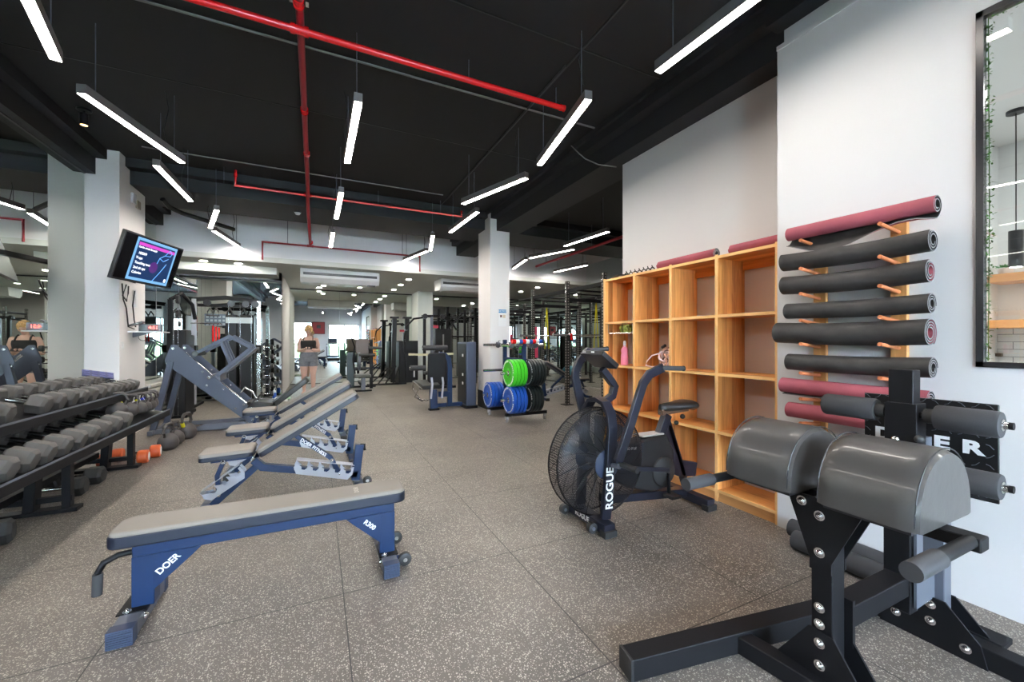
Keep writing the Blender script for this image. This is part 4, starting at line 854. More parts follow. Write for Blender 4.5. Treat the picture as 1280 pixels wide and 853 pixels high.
m_ = part('console_mast', strap_y(BM(), [(1.88, BY, .86), (1.955, BY, .90), (1.975, BY, .97), (1.95, BY, 1.0), (1.86, BY, 1.10)], .05, .045), BK, t, w=True, bev=.003)
cn = part('console', prism(BM(), rrect(-.13, .13, -.085, .085, .012), (1.835, BY, 1.17), (0, 1, 0), (-.80, 0, .60), .04), PLASB, t, w=True, bev=.006)
part('console_screen', prism(BM(), rrect(-.10, .10, -.06, .06, .005), (1.835+.6*.0215, BY, 1.17+.8*.0215), (0, 1, 0), (-.80, 0, .60), .003), mat('dark lcd', (.03, .04, .05), .15), cn, w=True)
b = BM(); [box(b, (1.74, BY+dy, 1.225), (.004, .03, .01)) for dy in (-.05, .05)]; part('console_buttons', b, PRINT, cn, w=True)
# ------------------------------------------------------------------ glute ham developer
GY = .84
t = thing('glute_ham_machine', 'black glute ham machine with two big rounded pads, in the right foreground', 'exercise machine', (1.9, GY, 0))
def dpad(y0, y1, s):        # D section pad, s=+1 far pad
    b = BM(); n = 22; xc = 1.73; hw = .19; z0 = .742; H = .228; N = 10; rings = []
    for k in range(N+1):
        f = k/N; y = y0+(y1-y0)*f; e = min(f, 1-f)*abs(y1-y0); sc = 1-.07*max(0, 1-e/.022)**2
        ring = []
        for i in range(n+1):
            a = PI*i/n; cx = math.copysign(abs(math.cos(a))**.97, math.cos(a)); ring.append((xc+hw*sc*cx, z0+.02+(H-.02)*sc*max(0, math.sin(a))**.88))
        ring += [(xc-hw*sc, z0+.004), (xc-hw*sc*.9, z0), (xc+hw*sc*.9, z0), (xc+hw*sc, z0+.004)]
        rings.append([b.verts.new((x, y, z)) for x, z in ring])
    for A, B in zip(rings, rings[1:]):
        for j in range(len(A)): b.faces.new((A[j], A[(j+1) % len(A)], B[(j+1) % len(A)], B[j]))
    b.faces.new(rings[0]); b.faces.new(rings[-1][::-1])
    p = part('thigh_pad', b, mat('wrinkled black vinyl', (.066, .062, .059), .36, coat=.22, bump=(9, .22)), t, w=True, ang=50)
    for f in (.028, .972):
        y = y0+(y1-y0)*f; pts = []
        for i in range(n+1):
            a = PI*i/n; cx = math.copysign(abs(math.cos(a))**.97, math.cos(a)); pts.append((xc+(hw*.995+.001)*cx, y, z0+.02+(H-.019)*max(0, math.sin(a))**.88))
        part('seam', tube(BM(), pts, .0020, 6), mat('dark seam piping', (.02, .02, .022), .4), p, w=True)
dpad(.535, .80, -1); dpad(.885, 1.14, 1)
for y0, y1 in ((.56, .79), (.90, 1.12)): part('pad_board', bx(BM(), 1.57, 1.89, y0, y1, .728, .742), PLASB, t, w=True)
P0 = 1.70
part('front_post', bx(BM(), P0-.04, P0+.04, GY-.035, GY+.035, .07, .72), STEEL, t, w=True, bev=.004)
for x in (P0-.046, P0+.046):
    p = part('y_plate', yz(BM(), [(GY-.035, .50), (GY-.135, .725), (GY+.115, .725), (GY+.035, .50), (GY+.035, .46), (GY-.035, .46)], x, .008), STEEL, t, w=True)
    q = part('gusset_plate', yz(BM(), [(GY-.04, .24), (GY+.04, .24), (GY+.15, .075), (GY+.15, .0), (GY-.15, .0), (GY-.15, .075)], x, .008), STEEL, t, w=True)
    if x < P0:
        for (yy, zz) in ((GY, .665), (GY+.0, .53), (GY+.06, .70), (GY, .33), (GY, .27)): part('bolt', BM() and (lambda b: (bolt(b, (x-.004, yy, zz), (-1, 0, 0), .012), b)[1])(BM()), CHROME, p, w=True)
        for (yy, zz) in ((GY, .20), (GY, .12), (GY-.1, .05), (GY+.1, .05)): part('bolt', (lambda b: (bolt(b, (x-.004, yy, zz), (-1, 0, 0), .012), b)[1])(BM()), CHROME, q, w=True)
part('pad_cross_bar', bx(BM(), P0-.005, P0+.055, .455, 1.20, .695, .735), STEEL, t, w=True, bev=.004)
for y in (.478, 1.165):
    s = -1 if y < GY else 1
    h = part('side_handle', cyl(BM(), (P0+.0, y, .722), (1.345, y, .722), .018, 16), STEEL, t, w=True)
    part('grip', lathe(BM(), [(0, .018), (.0, .0245), (.15, .0245), (.15, .018)], (1.338, y, .722), (1, 0, 0), 20), FOAM, h, w=True)
part('front_cross_foot', beam(BM(), [(1.60, 1.14, .038), (1.665, .70, .038), (1.70, .25, .038)], .07, .07), STEEL, t, w=True, bev=.004)
part('long_rail', beam(BM(), [(1.085, 1.225, .044), (2.43, 1.005, .044)], .085, .085), STEEL, t, w=True, bev=.004)
part('rail_cap', beam(BM(), [(1.078, 1.226, .044), (1.090, 1.224, .044)], .089, .089), RUBD, t, w=True, bev=.003)
part('spine_beam', bx(BM(), P0+.04, 2.26, GY-.04, GY+.04, .235, .315), STEEL, t, w=True, bev=.004)
part('spine_bracket', bx(BM(), P0+.04, P0+.055, GY-.06, GY+.06, .19, .36), STEEL, t, w=True)
part('rear_foot', bx(BM(), 2.385, 2.465, .30, 1.05, .0, .08), STEEL, t, w=True, bev=.004)
part('rear_sleeve', bx(BM(), 2.22, 2.29, GY-.045, GY+.045, .16, .70), STEEL, t, w=True, bev=.004)
part('side_plate', xz(BM(), [(2.235, .70), (2.29, .72), (2.29, .33), (2.50, .30), (2.50, .20), (2.235, .19)], GY-.055, .01), GREYST, t, w=True)
part('rear_post', bx(BM(), 2.40, 2.47, GY-.09, GY-.02, .08, .66), GREYST, t, w=True, bev=.004)
part('roller_post', bx(BM(), 2.315, 2.385, GY-.02, GY+.065, .62, 1.175), STEEL, t, w=True, bev=.004)
part('carriage_sleeve', bx(BM(), 2.305, 2.395, GY-.035, GY+.075, .72, 1.03), STEEL, t, w=True, bev=.003)
for s, nm in ((2.38, 1), (2.475, 2)):
    p = part('rear_gusset', yz(BM(), [(GY-.10, .20), (GY-.01, .20), (GY+.10, .085), (GY+.12, .0), (GY-.22, .0), (GY-.20, .085)], s, .008), STEEL, t, w=True)
    if nm == 1:
        for (yy, zz) in ((GY-.055, .17), (GY-.055, .10), (GY+.06, .07), (GY-.16, .05)): part('bolt', (lambda b: (bolt(b, (s-.004, yy, zz), (-1, 0, 0), .012), b)[1])(BM()), CHROME, p, w=True)
part('foot_tab', bx(BM(), 2.46, 2.56, .60, .70, .06, .085), STEEL, t, w=True, bev=.003)
fp = part('foot_plate', bx(BM(), 2.555, 2.567, .636, 1.095, .62, 1.035), mat('black tread plate', (.014, .014, .015), .35, .3), t, w=True, bev=.003)
b = BM()
for i in range(11):
    for j in range(10):
        y = .66+i*.042; z = .645+j*.042
        if .79 < z < .89 and .66 < y < 1.06: continue
        sgn = 1 if (i+j) % 2 else -1; c_ = V((2.553, y, z)); pts = [c_+V((0, -.011, sgn*-.010)), c_+V((0, .001, sgn*.004)), c_+V((0, .012, sgn*.008))]
        sweep(b, pts, rect(.0022, .0022))
part('tread_mark', b, GREYST, fp, w=True)
for ch, y in (('D', 1.012), ('O', .912), ('E', .808), ('R', .712)): text(ch, .078, basis((2.5525, y, .838), (0, -1, 0), (0, 0, 1)), PRINT, fp, off=.0035, sx=1.35)
part('plate_bracket', bx(BM(), 2.39, 2.555, GY, GY+.05, .80, .86), GREYST, t, w=True)
def roller(y0, y1, x, z, r, nm):
    s = 1 if y1 > y0 else -1; L = abs(y1-y0)
    p = part('foam_roller', lathe(BM(), [(0, r*.55), (0, r*.93), (.008, r), (L-.008, r), (L, r*.93), (L, r*.55)], (x, y0, z), (0, s, 0), 32), FOAM, t, w=True)
    part('collar', cyl(BM(), (x, y0-s*.035, z), (x, y0, z), r*.6, 20), RUBD, p, w=True); part('axle_end', lathe(BM(), [(0, .022), (.004, .022), (.006, .015), (.018, .015), (.02, .009)], (x, y1, z), (0, s, 0), 18), CHROME, p, w=True)
rx, rz = 2.34, 1.01
for zz, r in ((.982, .052), (.745, .050)):
    part('roller_axle', cyl(BM(), (rx, .545, zz), (rx, 1.14, zz), .014, 14), STEEL, t, w=True)
    roller(GY-.085, .575, rx, zz, r, 'n'); roller(GY+.115, 1.165, rx, zz, r, 'f')
part('adjust_knob', ball(BM(), (2.30, GY-.045, .885), .017), RUBD, t, w=True); part('adjust_knob', ball(BM(), (2.295, GY+.03, .87), .015), CHROME, t, w=True)
# ------------------------------------------------------------------ television on the left column
t = thing('television', 'wall mounted television tilted toward the room on the white left column, showing a workout list', 'television', (-1.95, 6.78, 2.32))
hd = V((.2822, .9594, 0)).normalized(); nn = V((hd.y, -hd.x, 0)); ct = V((-1.953, 6.778, 2.33)); tl = math.radians(16)
n_ = (nn*math.cos(tl)+V((0, 0, -1))*math.sin(tl)).normalized(); up_ = (V((0, 0, 1))*math.cos(tl)+nn*math.sin(tl)).normalized()
W_, H_ = 1.06, .60
case = part('case', prism(BM(), rrect(-W_/2, W_/2, -H_/2, H_/2, .008), ct-n_*.022, hd, up_, .04), PLASB, t, w=True, bev=.004)
scr = part('screen', prism(BM(), [(-W_/2+.02, -H_/2+.025), (W_/2-.02, -H_/2+.025), (W_/2-.02, H_/2-.02), (-W_/2+.02, H_/2-.02)], ct, hd, up_, .002), mat('dark screen glass', (.004, .004, .006), .12), t, w=True)
def em(n, c, s=1.): return mat(n, (0, 0, 0), .3, emit=c, es=s)
def rectp(x0, x1, y0, y1, d, m, nm='screen_image'): return part(nm, prism(BM(), [(x0, y0), (x1, y0), (x1, y1), (x0, y1)], ct+n_*d, hd, up_, .0008), m, scr, w=True)
xa, xb, ya, yb = -.33, .40, -H_/2+.03, H_/2-.03
rectp(xa, xb, ya, yb, .002, em('screen light blue border', (.22, .5, .85), .55))
rectp(xa+.035, xb-.035, ya+.035, yb-.035, .003, em('screen navy picture', (.008, .035, .12), .6))
rectp(xa+.045, xb-.035, yb-.095, yb-.055, .004, em('screen magenta band', (.75, .08, .65), .55), 'title_band')
b = BM(); P2 = lambda x, y: ct+n_*.0042+hd*x+up_*y
for pts in ([(.27, .22), (.20, .13), (.12, .08), (.10, .0)], [(.20, .13), (.30, .14), (.32, .18), (.27, .22)], [(.10, -.25), (.20, -.10), (.27, .02)], [(.12, .08), (.2, .05), (.28, .1)]): tube(b, [P2(*q) for q in pts], .004, 6)
part('screen_figure', b, em('screen cyan line', (.08, .3, .75), .9), scr, w=True)
part('screen_glow_spot', prism(BM(), circ(.075, 24), P2(.06, -.06), hd, up_, .0006), em('screen violet spot', (.06, .015, .12), .9), scr, w=True)
WT = em('screen white text', (.85, .9, 1.), 1.)
for s, x, y, z in (('Cardio circuit Strength', -.28, .155, .034), ('10/50/9', -.255, .078, .046), ('V-ups', -.27, .018, .046), ('Touching toes', -.27, -.045, .046), ('2nd sit ups', -.27, -.108, .046), ('Calories', -.27, -.168, .046)):
    text(s, z, basis(ct+n_*.0045+hd*x+up_*y, hd, up_), WT, scr, off=.0006, align='LEFT', name='screen_text')
rectp(xb-.085, xb-.05, ya+.045, ya+.09, .0045, WT, 'screen_icon')
part('wall_arm', beam(BM(), [ct-n_*.04, V((-2.30, 7.3, 2.3))], .05, .06), PLASB, t, w=True); part('mount_plate', bx(BM(), -2.33, -2.315, 7.2, 7.45, 2.12, 2.5), STEEL, t, w=True)
part('bracket_tab', bx(BM(), -2.325, -2.29, 7.38, 7.46, 1.78, 2.02), PLASW, t, w=True)
for pts in ([(-2.28, 6.9, 2.05), (-2.30, 7.0, 1.85), (-2.31, 7.12, 1.75), (-2.315, 7.2, 1.5), (-2.29, 7.32, 1.47)], [(-2.27, 7.0, 2.05), (-2.3, 6.98, 1.9), (-2.3, 7.1, 1.84), (-2.3, 7.15, 1.95), (-2.28, 7.1, 2.04)], [(-2.28, 7.3, 2.0), (-2.31, 7.33, 1.8), (-2.31, 7.38, 1.6), (-2.3, 7.4, 1.5)]):
    part('cable', tube(BM(), pts, .008, 8), PLASB, t, w=True)
# timer on a small bracket shelf
t = thing('wall_shelf', 'small white wall shelf with a black bracket on the side of the left column', 'shelf', (-2.2, 7.5, 1.43))
part('shelf_board', bx(BM(), -2.33, -1.98, 7.22, 7.62, 1.425, 1.44), PLASW, t, w=True); part('bracket', prism(BM(), [(0, 0), (.22, 0), (0, -.07)], (-2.33, 7.4, 1.425), (1, 0, 0), (0, 0, 1), .03), GREYST, t, w=True); part('cable_loop', tube(BM(), [(-2.22+.05*math.cos(a), 7.4, 1.36+.05*math.sin(a)) for a in [i*PI/6 for i in range(12)]], .004, 6, closed=True), PLASB, t, w=True)
t = thing('interval_timer', 'black digital timer with red lit digits on the small wall shelf', 'timer', (-2.12, 7.42, 1.44))
part('case', bx(BM(), -2.24, -1.99, 7.30, 7.36, 1.44, 1.545), PLASB, t, w=True, bev=.004); part('display', bx(BM(), -2.15, -2.0, 7.297, 7.30, 1.455, 1.53), mat('dark red window', (.05, .004, .004), .2), t, w=True)
text('4:51', .062, basis((-2.078, 7.2955, 1.492), (1, 0, 0), (0, 0, 1)), em('red led digits', (1, .06, .03), 3.), t, off=.001)
t = thing('router_box', 'flat black cable box leaning on the timer', 'box', (-2.24, 7.24, 1.50)); part('box', box(BM(), (0, 0, .04), (.16, .10, .025), Matrix.Rotation(-.35, 3, 'Y')), PLASB, t, bev=.004); part('indicator', box(BM(), (.02, -.051, .045), (.03, .002, .006)), PRINT, t)
t = thing('light_switch_box', 'beige electrical boxes high on the side of the left column', 'switch box', (-2.33, 7.35, 3.1))
p = at(165, 248, x=-2.33); part('box', bx(BM(), -2.33, -2.30, p.y-.05, p.y+.07, p.z-.07, p.z+.07), mat('grey box', (.5, .5, .52), .4), t, w=True, bev=.006); part('box', bx(BM(), -2.33, -2.305, p.y+.12, p.y+.24, p.z-.10, p.z+.02), mat('beige box', (.30, .26, .20), .5), t, w=True, bev=.006)
t = thing('light_switch', 'white light switch low on the side of the left column', 'switch', (-2.33, 7.15, 1.15)); p = at(153, 432, x=-2.33); part('plate', bx(BM(), -2.33, -2.322, p.y-.035, p.y+.035, p.z-.05, p.z+.05), PLASW, t, w=True, bev=.003); part('rocker', bx(BM(), -2.322, -2.317, p.y-.012, p.y+.012, p.z-.02, p.z+.02), PLASW, t, w=True)
# notice on the right column
p = at(628, 397, y=7.03); t = thing('notice', 'white notice with a blue header taped to the big white column', 'sign', (p.x, 7.03, p.z))
part('paper', bx(BM(), p.x-.085, p.x+.085, 7.024, 7.03, p.z-.17, p.z+.16), PRINT, t, w=True); part('header', bx(BM(), p.x-.08, p.x+.08, 7.022, 7.0238, p.z+.085, p.z+.15), mat('blue print', (.10, .30, .55), .6), t, w=True)
text('NOTICE', .045, basis((p.x, 7.0215, p.z+.118), (1, 0, 0), (0, 0, 1)), PRINT, t)
part('picture', bx(BM(), p.x-.05, p.x-.015, 7.022, 7.0238, p.z+.0, p.z+.045), mat('brown print', (.15, .06, .05), .6), t, w=True); part('picture', bx(BM(), p.x+.0, p.x+.06, 7.022, 7.0238, p.z-.01, p.z+.05), mat('beige print', (.7, .6, .45), .6), t, w=True)
# ------------------------------------------------------------------ leg press
t = thing('leg_press', 'large slate blue incline leg press beside the kettlebells', 'exercise machine', (-1.3, 7.5, 0))
LY0, LY1 = 7.22, 7.78
for y in (LY0, LY1):
    part('rail_plate', xz(BM(), [(-1.86, 1.25), (-1.80, 1.25), (-.80, .18), (-.80, .05), (-.90, .04), (-1.92, .98), (-1.93, 1.05)], y, .014), SLATE, t, w=True, bev=.003)
    for x, z in ((-1.84, 1.2), (-1.90, .99), (-1.5, .86), (-1.25, .60), (-1.0, .35), (-1.45, .66), (-1.1, .30), (-.88, .12)): b = BM(); bolt(b, (x, y-.008, z), (0, -1, 0), .010); part('bolt', b, CHROME, t, w=True)
    part('rear_leg', beam(BM(), [(-1.86, y, 1.02), (-2.06, y, .06)], .06, .07), SLATE, t, w=True, bev=.003)
    part('base_rail', beam(BM(), [(-2.10, y, .04), (-.72, y, .04)], .06, .06), GREYST, t, w=True, bev=.003)
    part('guide_rod', cyl(BM(), (-1.80, (y+7.5)/2, 1.12), (-.86, (y+7.5)/2, .14), .018, 14), CHROME, t, w=True)
    part('side_grip', tube(BM(), [(-.95, y, .30), (-.85, y, .42), (-.80, y, .42)], .014, 10), PLASB, t, w=True)
for x in (-2.06, -1.0): part('cross_tube', beam(BM(), [(x, LY0-.12, .04), (x, LY1+.12, .04)], .06, .06), GREYST, t, w=True, bev=.003)
part('floor_stretcher', beam(BM(), [(-1.62, LY0-.14, .035), (-1.45, LY0-.14, .10), (-.95, LY0-.14, .10)], .04, .04), GREYST, t, w=True)
cq = V((-1.36, 7.5, .74)); sd = V((.69, 0, -.725)).normalized(); su = V((.725, 0, .69)).normalized()
part('carriage', beam(BM(), [cq+V((0, -.22, .02)), cq+V((0, .22, .02))], .12, .10), GREYST, t, w=True, bev=.003)
fr_ = part('foot_frame', beam(BM(), [cq+V((.02, -.24, .05)), cq+su*.60+V((.02, -.24, .05))], .05, .05), SLATE, t, w=True, bev=.003)
part('foot_frame', beam(BM(), [cq+V((.02, .24, .05)), cq+su*.60+V((.02, .24, .05))], .05, .05), SLATE, t, w=True, bev=.003)
part('foot_plate', prism(BM(), [(-.24, .12), (.24, .12), (.24, .62), (-.24, .62)], cq+V((.02, 0, .05))+sd*.04, (0, 1, 0), su, .012), GREYST, t, w=True)
e0 = cq+su*.42+V((.0, 0, .05))
for y in (-.2, .0, .2): part('back_strut', beam(BM(), [cq+su*.25+V((0, y, .05)), cq+su*.40-sd*.34+V((0, y, .05))], .04, .04), SLATE, t, w=True)
part('back_frame', beam(BM(), [cq+su*.05-sd*.40+V((0, -.22, .06)), cq+su*.52-sd*.30+V((0, -.22, .06)), cq+su*.60+V((0, -.22, .06))], .045, .045), SLATE, t, w=True)
part('back_frame', beam(BM(), [cq+su*.05-sd*.40+V((0, .22, .06)), cq+su*.52-sd*.30+V((0, .22, .06)), cq+su*.60+V((0, .22, .06))], .045, .045), SLATE, t, w=True)
part('weight_horn', cyl(BM(), cq+V((-.02, -.52, .05)), cq+V((-.02, .52, .05)), .024, 16), CHROME, t, w=True)
part('horn_pad', cyl(BM(), cq+su*.05-sd*.40+V((0, -.25, .06)), cq+su*.05-sd*.40+V((0, .25, .06)), .04, 16), VINYL, t, w=True)
part('back_cushion', prism(BM(), rrect(-.2, .2, 0, .62, .05), (-.62, 7.5, .30), (0, 1, 0), V((.68, 0, .55)), .08), VINYL, t, w=True, bev=.015)
part('seat_cushion', prism(BM(), rrect(-.2, .2, 0, .36, .05), (-.98, 7.5, .34), (0, 1, 0), V((1, 0, -.12)), .08), VINYL, t, w=True, bev=.015)
part('seat_support', beam(BM(), [(-.62, 7.5, .05), (-.62, 7.5, .32), (-.3, 7.5, .55)], .08, .08), GREYST, t, w=True)
part('safety_stop', tube(BM(), [(-1.05, 7.33, .52), (-1.0, 7.33, .60), (-.90, 7.33, .52), (-.82, 7.33, .36)], .012, 10), CHROME, t, w=True)
# ------------------------------------------------------------------ weight machines, rear left
def stack_tower(t, x0, x1, y0, y1, z1, m=SHR, name='weight_stack_shroud'):
    part(name, bx(BM(), x0, x1, y0, y1, .04, z1), m, t, w=True, bev=.02); part('tower_base', bx(BM(), x0-.02, x1+.02, y0-.02, y1+.02, 0, .05), STEEL, t, w=True)
t = thing('cable_machine', 'tall black dual cable machine with chrome posts in front of the rear left mirror', 'exercise machine', (-1.6, 10.3, 0))
for x in (-2.22, -1.12):
    part('post', bx(BM(), x-.035, x+.035, 9.98, 10.05, .04, 2.15), CHROME if x > -2 else SILV, t, w=True); part('foot', bx(BM(), x-.06, x+.06, 9.75, 10.5, 0, .05), STEEL, t, w=True)
    cp = part('pulley_carriage', bx(BM(), x-.05, x+.05, 9.94, 10.09, 1.05, 1.22), STEEL, t, w=True, bev=.005); part('pulley', cyl(BM(), (x-.02, 9.9, 1.12), (x+.02, 9.9, 1.12), .06, 18), PLASB, cp, w=True)
for x0, x1 in ((-1.72, -1.52), (-1.48, -1.22)): stack_tower(t, x0, x1, 10.1, 10.42, 1.86)
part('glass_stack_window', bx(BM(), -1.71, -1.24, 10.085, 10.095, 1.68, 1.80), mat('clear shroud window', (.55, .6, .58), .2), t, w=True)
part('top_beam', beam(BM(), [(-2.22, 10.05, 2.14), (-1.7, 10.05, 2.2), (-1.12, 10.05, 2.14)], .08, .08), STEEL, t, w=True)
part('top_beam', beam(BM(), [(-2.22, 10.3, 2.05), (-1.12, 10.3, 2.05)], .06, .06), STEEL, t, w=True)
sg = part('exercise_chart', bx(BM(), -2.05, -1.70, 10.0, 10.01, 1.62, 1.86), mat('slate sign board', (.10, .13, .16), .5), t, w=True)
for i in range(5):
    for j in range(3): part('chart_picture', box(BM(), (-2.0+.068*i, 9.997, 1.80-.075*j), (.042, .004, .042)), mat('pale pictogram', (.35, .42, .44), .5), sg, w=True)
for i, x in enumerate((-1.95, -1.85, -1.62, -1.38)):
    part('hanging_attachment', tube(BM(), [(x, 9.98, 1.98), (x-.04, 9.96, 1.9), (x-.05, 9.96, 1.82), (x+.05, 9.96, 1.82), (x+.04, 9.96, 1.9), (x, 9.98, 1.98)], .013, 10), RUBD, t, w=True)
for x in (-2.0, -1.6, -1.35, -1.18): part('pulley', cyl(BM(), (x, 9.96, 2.08), (x, 10.0, 2.08), .065, 18), PLASB, t, w=True)
part('pull_up_handle', tube(BM(), [(-2.25, 9.9, 1.66), (-1.75, 9.9, 1.66)], .014, 10), CHROME, t, w=True)
for i in range(3): part('cable', cyl(BM(), (-1.66+.2*i, 10.08, .1), (-1.66+.2*i, 10.08, 2.1), .004, 6), CHROME, t, w=True)
b = BM(); [cyl(b, (-1.9+.05*i, 9.95, 1.3), (-1.9+.05*i, 9.95, 1.62-.02*i), .016, 8) for i in range(3)]; part('red_strap', b, RED, t, w=True, label='red hanging strap')
t = thing('weight_stack_machine', 'tall black shrouded weight machine at the left mirror behind the television', 'exercise machine', (-2.35, 8.9, 0))
stack_tower(t, -2.28, -2.02, 8.6, 8.95, 1.50); part('upright', bx(BM(), -2.24, -2.18, 8.5, 8.57, .04, 2.0), STEEL, t, w=True); part('arch', tube(BM(), [(-2.21, 8.53, 2.0), (-2.1, 8.7, 2.12), (-2.0, 8.9, 1.95), (-1.98, 9.0, 1.7)], .03, 12), STEEL, t, w=True)
for z in (1.75, 2.0): part('pulley', cyl(BM(), (-2.12, 8.50, z), (-2.08, 8.50, z), .07, 18), PLASB, t, w=True)
stack_tower(t, -2.28, -2.06, 9.05, 9.32, 1.42)
for i in range(3): part('guide_rod', cyl(BM(), (-2.24+.06*i, 8.58, .05), (-2.24+.06*i, 8.58, 1.95), .006, 8), CHROME, t, w=True)
# small round dumbbells on a vertical rack
t = thing('dumbbell_tree', 'slim vertical tree of small round dumbbells beside the chrome post', 'rack', (-1.0, 10.2, 0))
part('post', bx(BM(), -1.02, -.96, 10.22, 10.28, .03, 1.35), STEEL, t, w=True); part('base', bx(BM(), -1.16, -.84, 10.05, 10.45, 0, .04), STEEL, t, w=True)
for k in range(6): part('cradle', bx(BM(), -1.05, -.93, 10.06, 10.22, .10+.2*k, .115+.2*k), STEEL, t, w=True)
o = None
for k in range(6):
    lab = 'small round black dumbbell on the slim tree, %s from the floor' % ['first', 'second', 'third', 'fourth', 'fifth', 'sixth'][k]
    if o is None: o = o0 = dumbbell(lab, .055, .26, 'small dumbbells on the slim tree', 'round', RUBD, 'round_dumbbell')
    else: o = copy_tree(o0); o['label'] = lab
    o.location = (-.99, 10.13, .172+.2*k); o.rotation_euler = (0, 0, 0)
# bag and shoes by the mirror return
t = thing('shoe', 'pale shoe on the floor by the mirror edge, left one', 'shoe', (-.98, 10.2, 0), .4, group='shoes by the mirror')
def shoe(t, m):
    b = BM(); sec = []
    for x, w_, h_2 in ((-.13, .03, .06), (-.10, .042, .075), (-.03, .042, .07), (.05, .046, .05), (.11, .045, .035), (.145, .02, .022)): sec.append([b.verts.new((x, w_*math.cos(a), .018+max(0, math.sin(a))*h_2)) for a in [2*PI*i/12 for i in range(12)]])
    for A, B in zip(sec, sec[1:]):
        for j in range(12): b.faces.new((A[j], A[(j+1) % 12], B[(j+1) % 12], B[j]))
    b.faces.new(sec[0][::-1]); b.faces.new(sec[-1]); part('upper', b, m, t); part('sole', prism(BM(), [(-.135, -.035), (.0, -.045), (.12, -.045), (.15, 0), (.12, .045), (0, .045), (-.135, .035)], (0, 0, .01), (1, 0, 0), (0, 1, 0), .022), PLASW, t)
shoe(t, PLASW); s2 = dup(t, (-.72, 10.12, 0), -.5, 'pale shoe on the floor by the mirror edge, right one')
t = thing('drink_bottle', 'blue and white drink bottle standing by the shoes at the mirror edge', 'bottle', (-.86, 10.32, 0)); part('body', lathe(BM(), [(0, .035), (.01, .042), (.13, .042), (.17, .03)], (0, 0, 0), (0, 0, 1), 20), BLUE, t); part('cap', lathe(BM(), [(.17, .032), (.21, .03), (.225, .012), (.25, .012)], (0, 0, 0), (0, 0, 1), 20), PLASW, t)
t = thing('towel', 'crumpled green and white towel on the floor beside the drink bottle', 'towel', (-.70, 10.35, 0)); b = BM(); bmesh.ops.create_grid(b, x_segments=14, y_segments=10, size=.5)
for v in b.verts: v.co = V((v.co.x*.30, v.co.y*.22, .012+.035*abs(math.sin(v.co.x*11)*math.cos(v.co.y*9+v.co.x*4))))
bmesh.ops.solidify(b, geom=b.faces[:], thickness=.006); part('towel_cloth', b, mat('pale green cloth', (.45, .6, .45), .9, var=(12, .4)), t)
# ------------------------------------------------------------------ weight plate tree
t = thing('plate_tree', 'navy rolling weight plate tree with chrome pegs beside the white column', 'rack', (3.03, 6.2, 0))
NV = NAVY
for y in (5.85, 6.59):
    part('upright', bx(BM(), 3.0, 3.06, y-.03, y+.03, .12, 1.33), NV, t, w=True, bev=.003)
    part('base_beam', bx(BM(), 2.70, 3.45 if y < 6 else 3.30, y-.03, y+.03, .10, .15), STEEL, t, w=True, bev=.003)
    for x in (2.72, 3.42 if y < 6 else 3.27):
        c_ = part('caster_fork', bx(BM(), x-.02, x+.02, y-.02, y+.02, .05, .10), SILV, t, w=True); part('caster_wheel', cyl(BM(), (x-.014, y, .035), (x+.014, y, .035), .035, 20), mat('grey caster rubber', (.3, .3, .3), .5), c_, w=True); part('hub', cyl(BM(), (x-.018, y, .035), (x+.018, y, .035), .012, 12), CHROME, c_, w=True)
    for z in (.36, .79, 1.24):
        part('peg', cyl(BM(), (2.62, y, z), (3.40, y, z), .024, 16), CHROME, t, w=True)
for z in (.13, 1.0): part('stretcher', bx(BM(), 3.005, 3.055, 5.88, 6.56, z-.02, z+.02), NV, t, w=True)
def plate(label, tint, R, th, loc, group, face=False):
    t = thing('weight_plate', label, 'weight plate', loc, group=group)
    h = th/2; pr = [(-h, .028), (-h, R*.30), (-h+.006, R*.33), (-h+.006, R*.72), (-h, R*.78), (-h, R*.955), (-h+.006, R*.995), (h-.006, R*.995), (h, R*.955), (h, R*.78), (h-.006, R*.72), (h-.006, R*.33), (h, R*.30), (h, .028)]
    part('plate', lathe(BM(), pr, (0, 0, 0), (1, 0, 0), 40), tint, t)
    part('steel_hub', lathe(BM(), [(-h-.002, .026), (-h-.002, .045), (h+.002, .045), (h+.002, .026)], (0, 0, 0), (1, 0, 0), 24), CHROME, t)
    if face:
        b = BM(); x = -h-.001
        for k in range(34):
            if k in (0, 9, 17, 26): continue
            a0, a1 = 2*PI*k/34, 2*PI*(k+.68)/34; r0, r1 = R*.80, R*.92
            b.faces.new([b.verts.new((x, r*math.cos(a), r*math.sin(a))) for r, a in ((r0, a0), (r1, a0), (r1, a1), (r0, a1))])
        part('printed_ring', b, PRINT, t)
    return t
def pile(n, x0, step, y, z, tint, R, group, lab):
    o0 = None
    for k in range(n):
        l = lab+', '+(('outermost' if k == 0 else ORD[k]+' from the outside'))
        if k == 0: plate(l, tint, R, step*.93, (x0, y, z), group, True)
        elif o0 is None: o0 = plate(l, tint, R, step*.93, (x0+step*k, y, z), group)
        else: o = copy_tree(o0); o['label'] = l; o.location = (x0+step*k, y, z)
pile(4, 2.775, .063, 5.85, .79, GREEN, .222, 'green plates', 'bright green bumper plate on the upper peg')
pile(4, 2.775, .063, 5.85, .36, BLUE, .222, 'front blue plates', 'blue bumper plate on the lower front peg')
pile(4, 2.72, .063, 6.59, .36, BLUE, .222, 'rear blue plates', 'blue bumper plate on the lower rear peg')
def pile_r(n, x0, step, y, z, tint, R, group, lab):
    o0 = None
    for k in range(n):
        l = lab+', '+ORD[k].replace('nearest', 'first')+' from the post'
        if o0 is None: o0 = plate(l, tint, R, step*.93, (x0, y, z), group, True)
        else: o = copy_tree(o0); o['label'] = l; o.location = (x0+step*k, y, z)
BP = mat('dark green grey bumper rubber', (.008, .014, .015), .4)
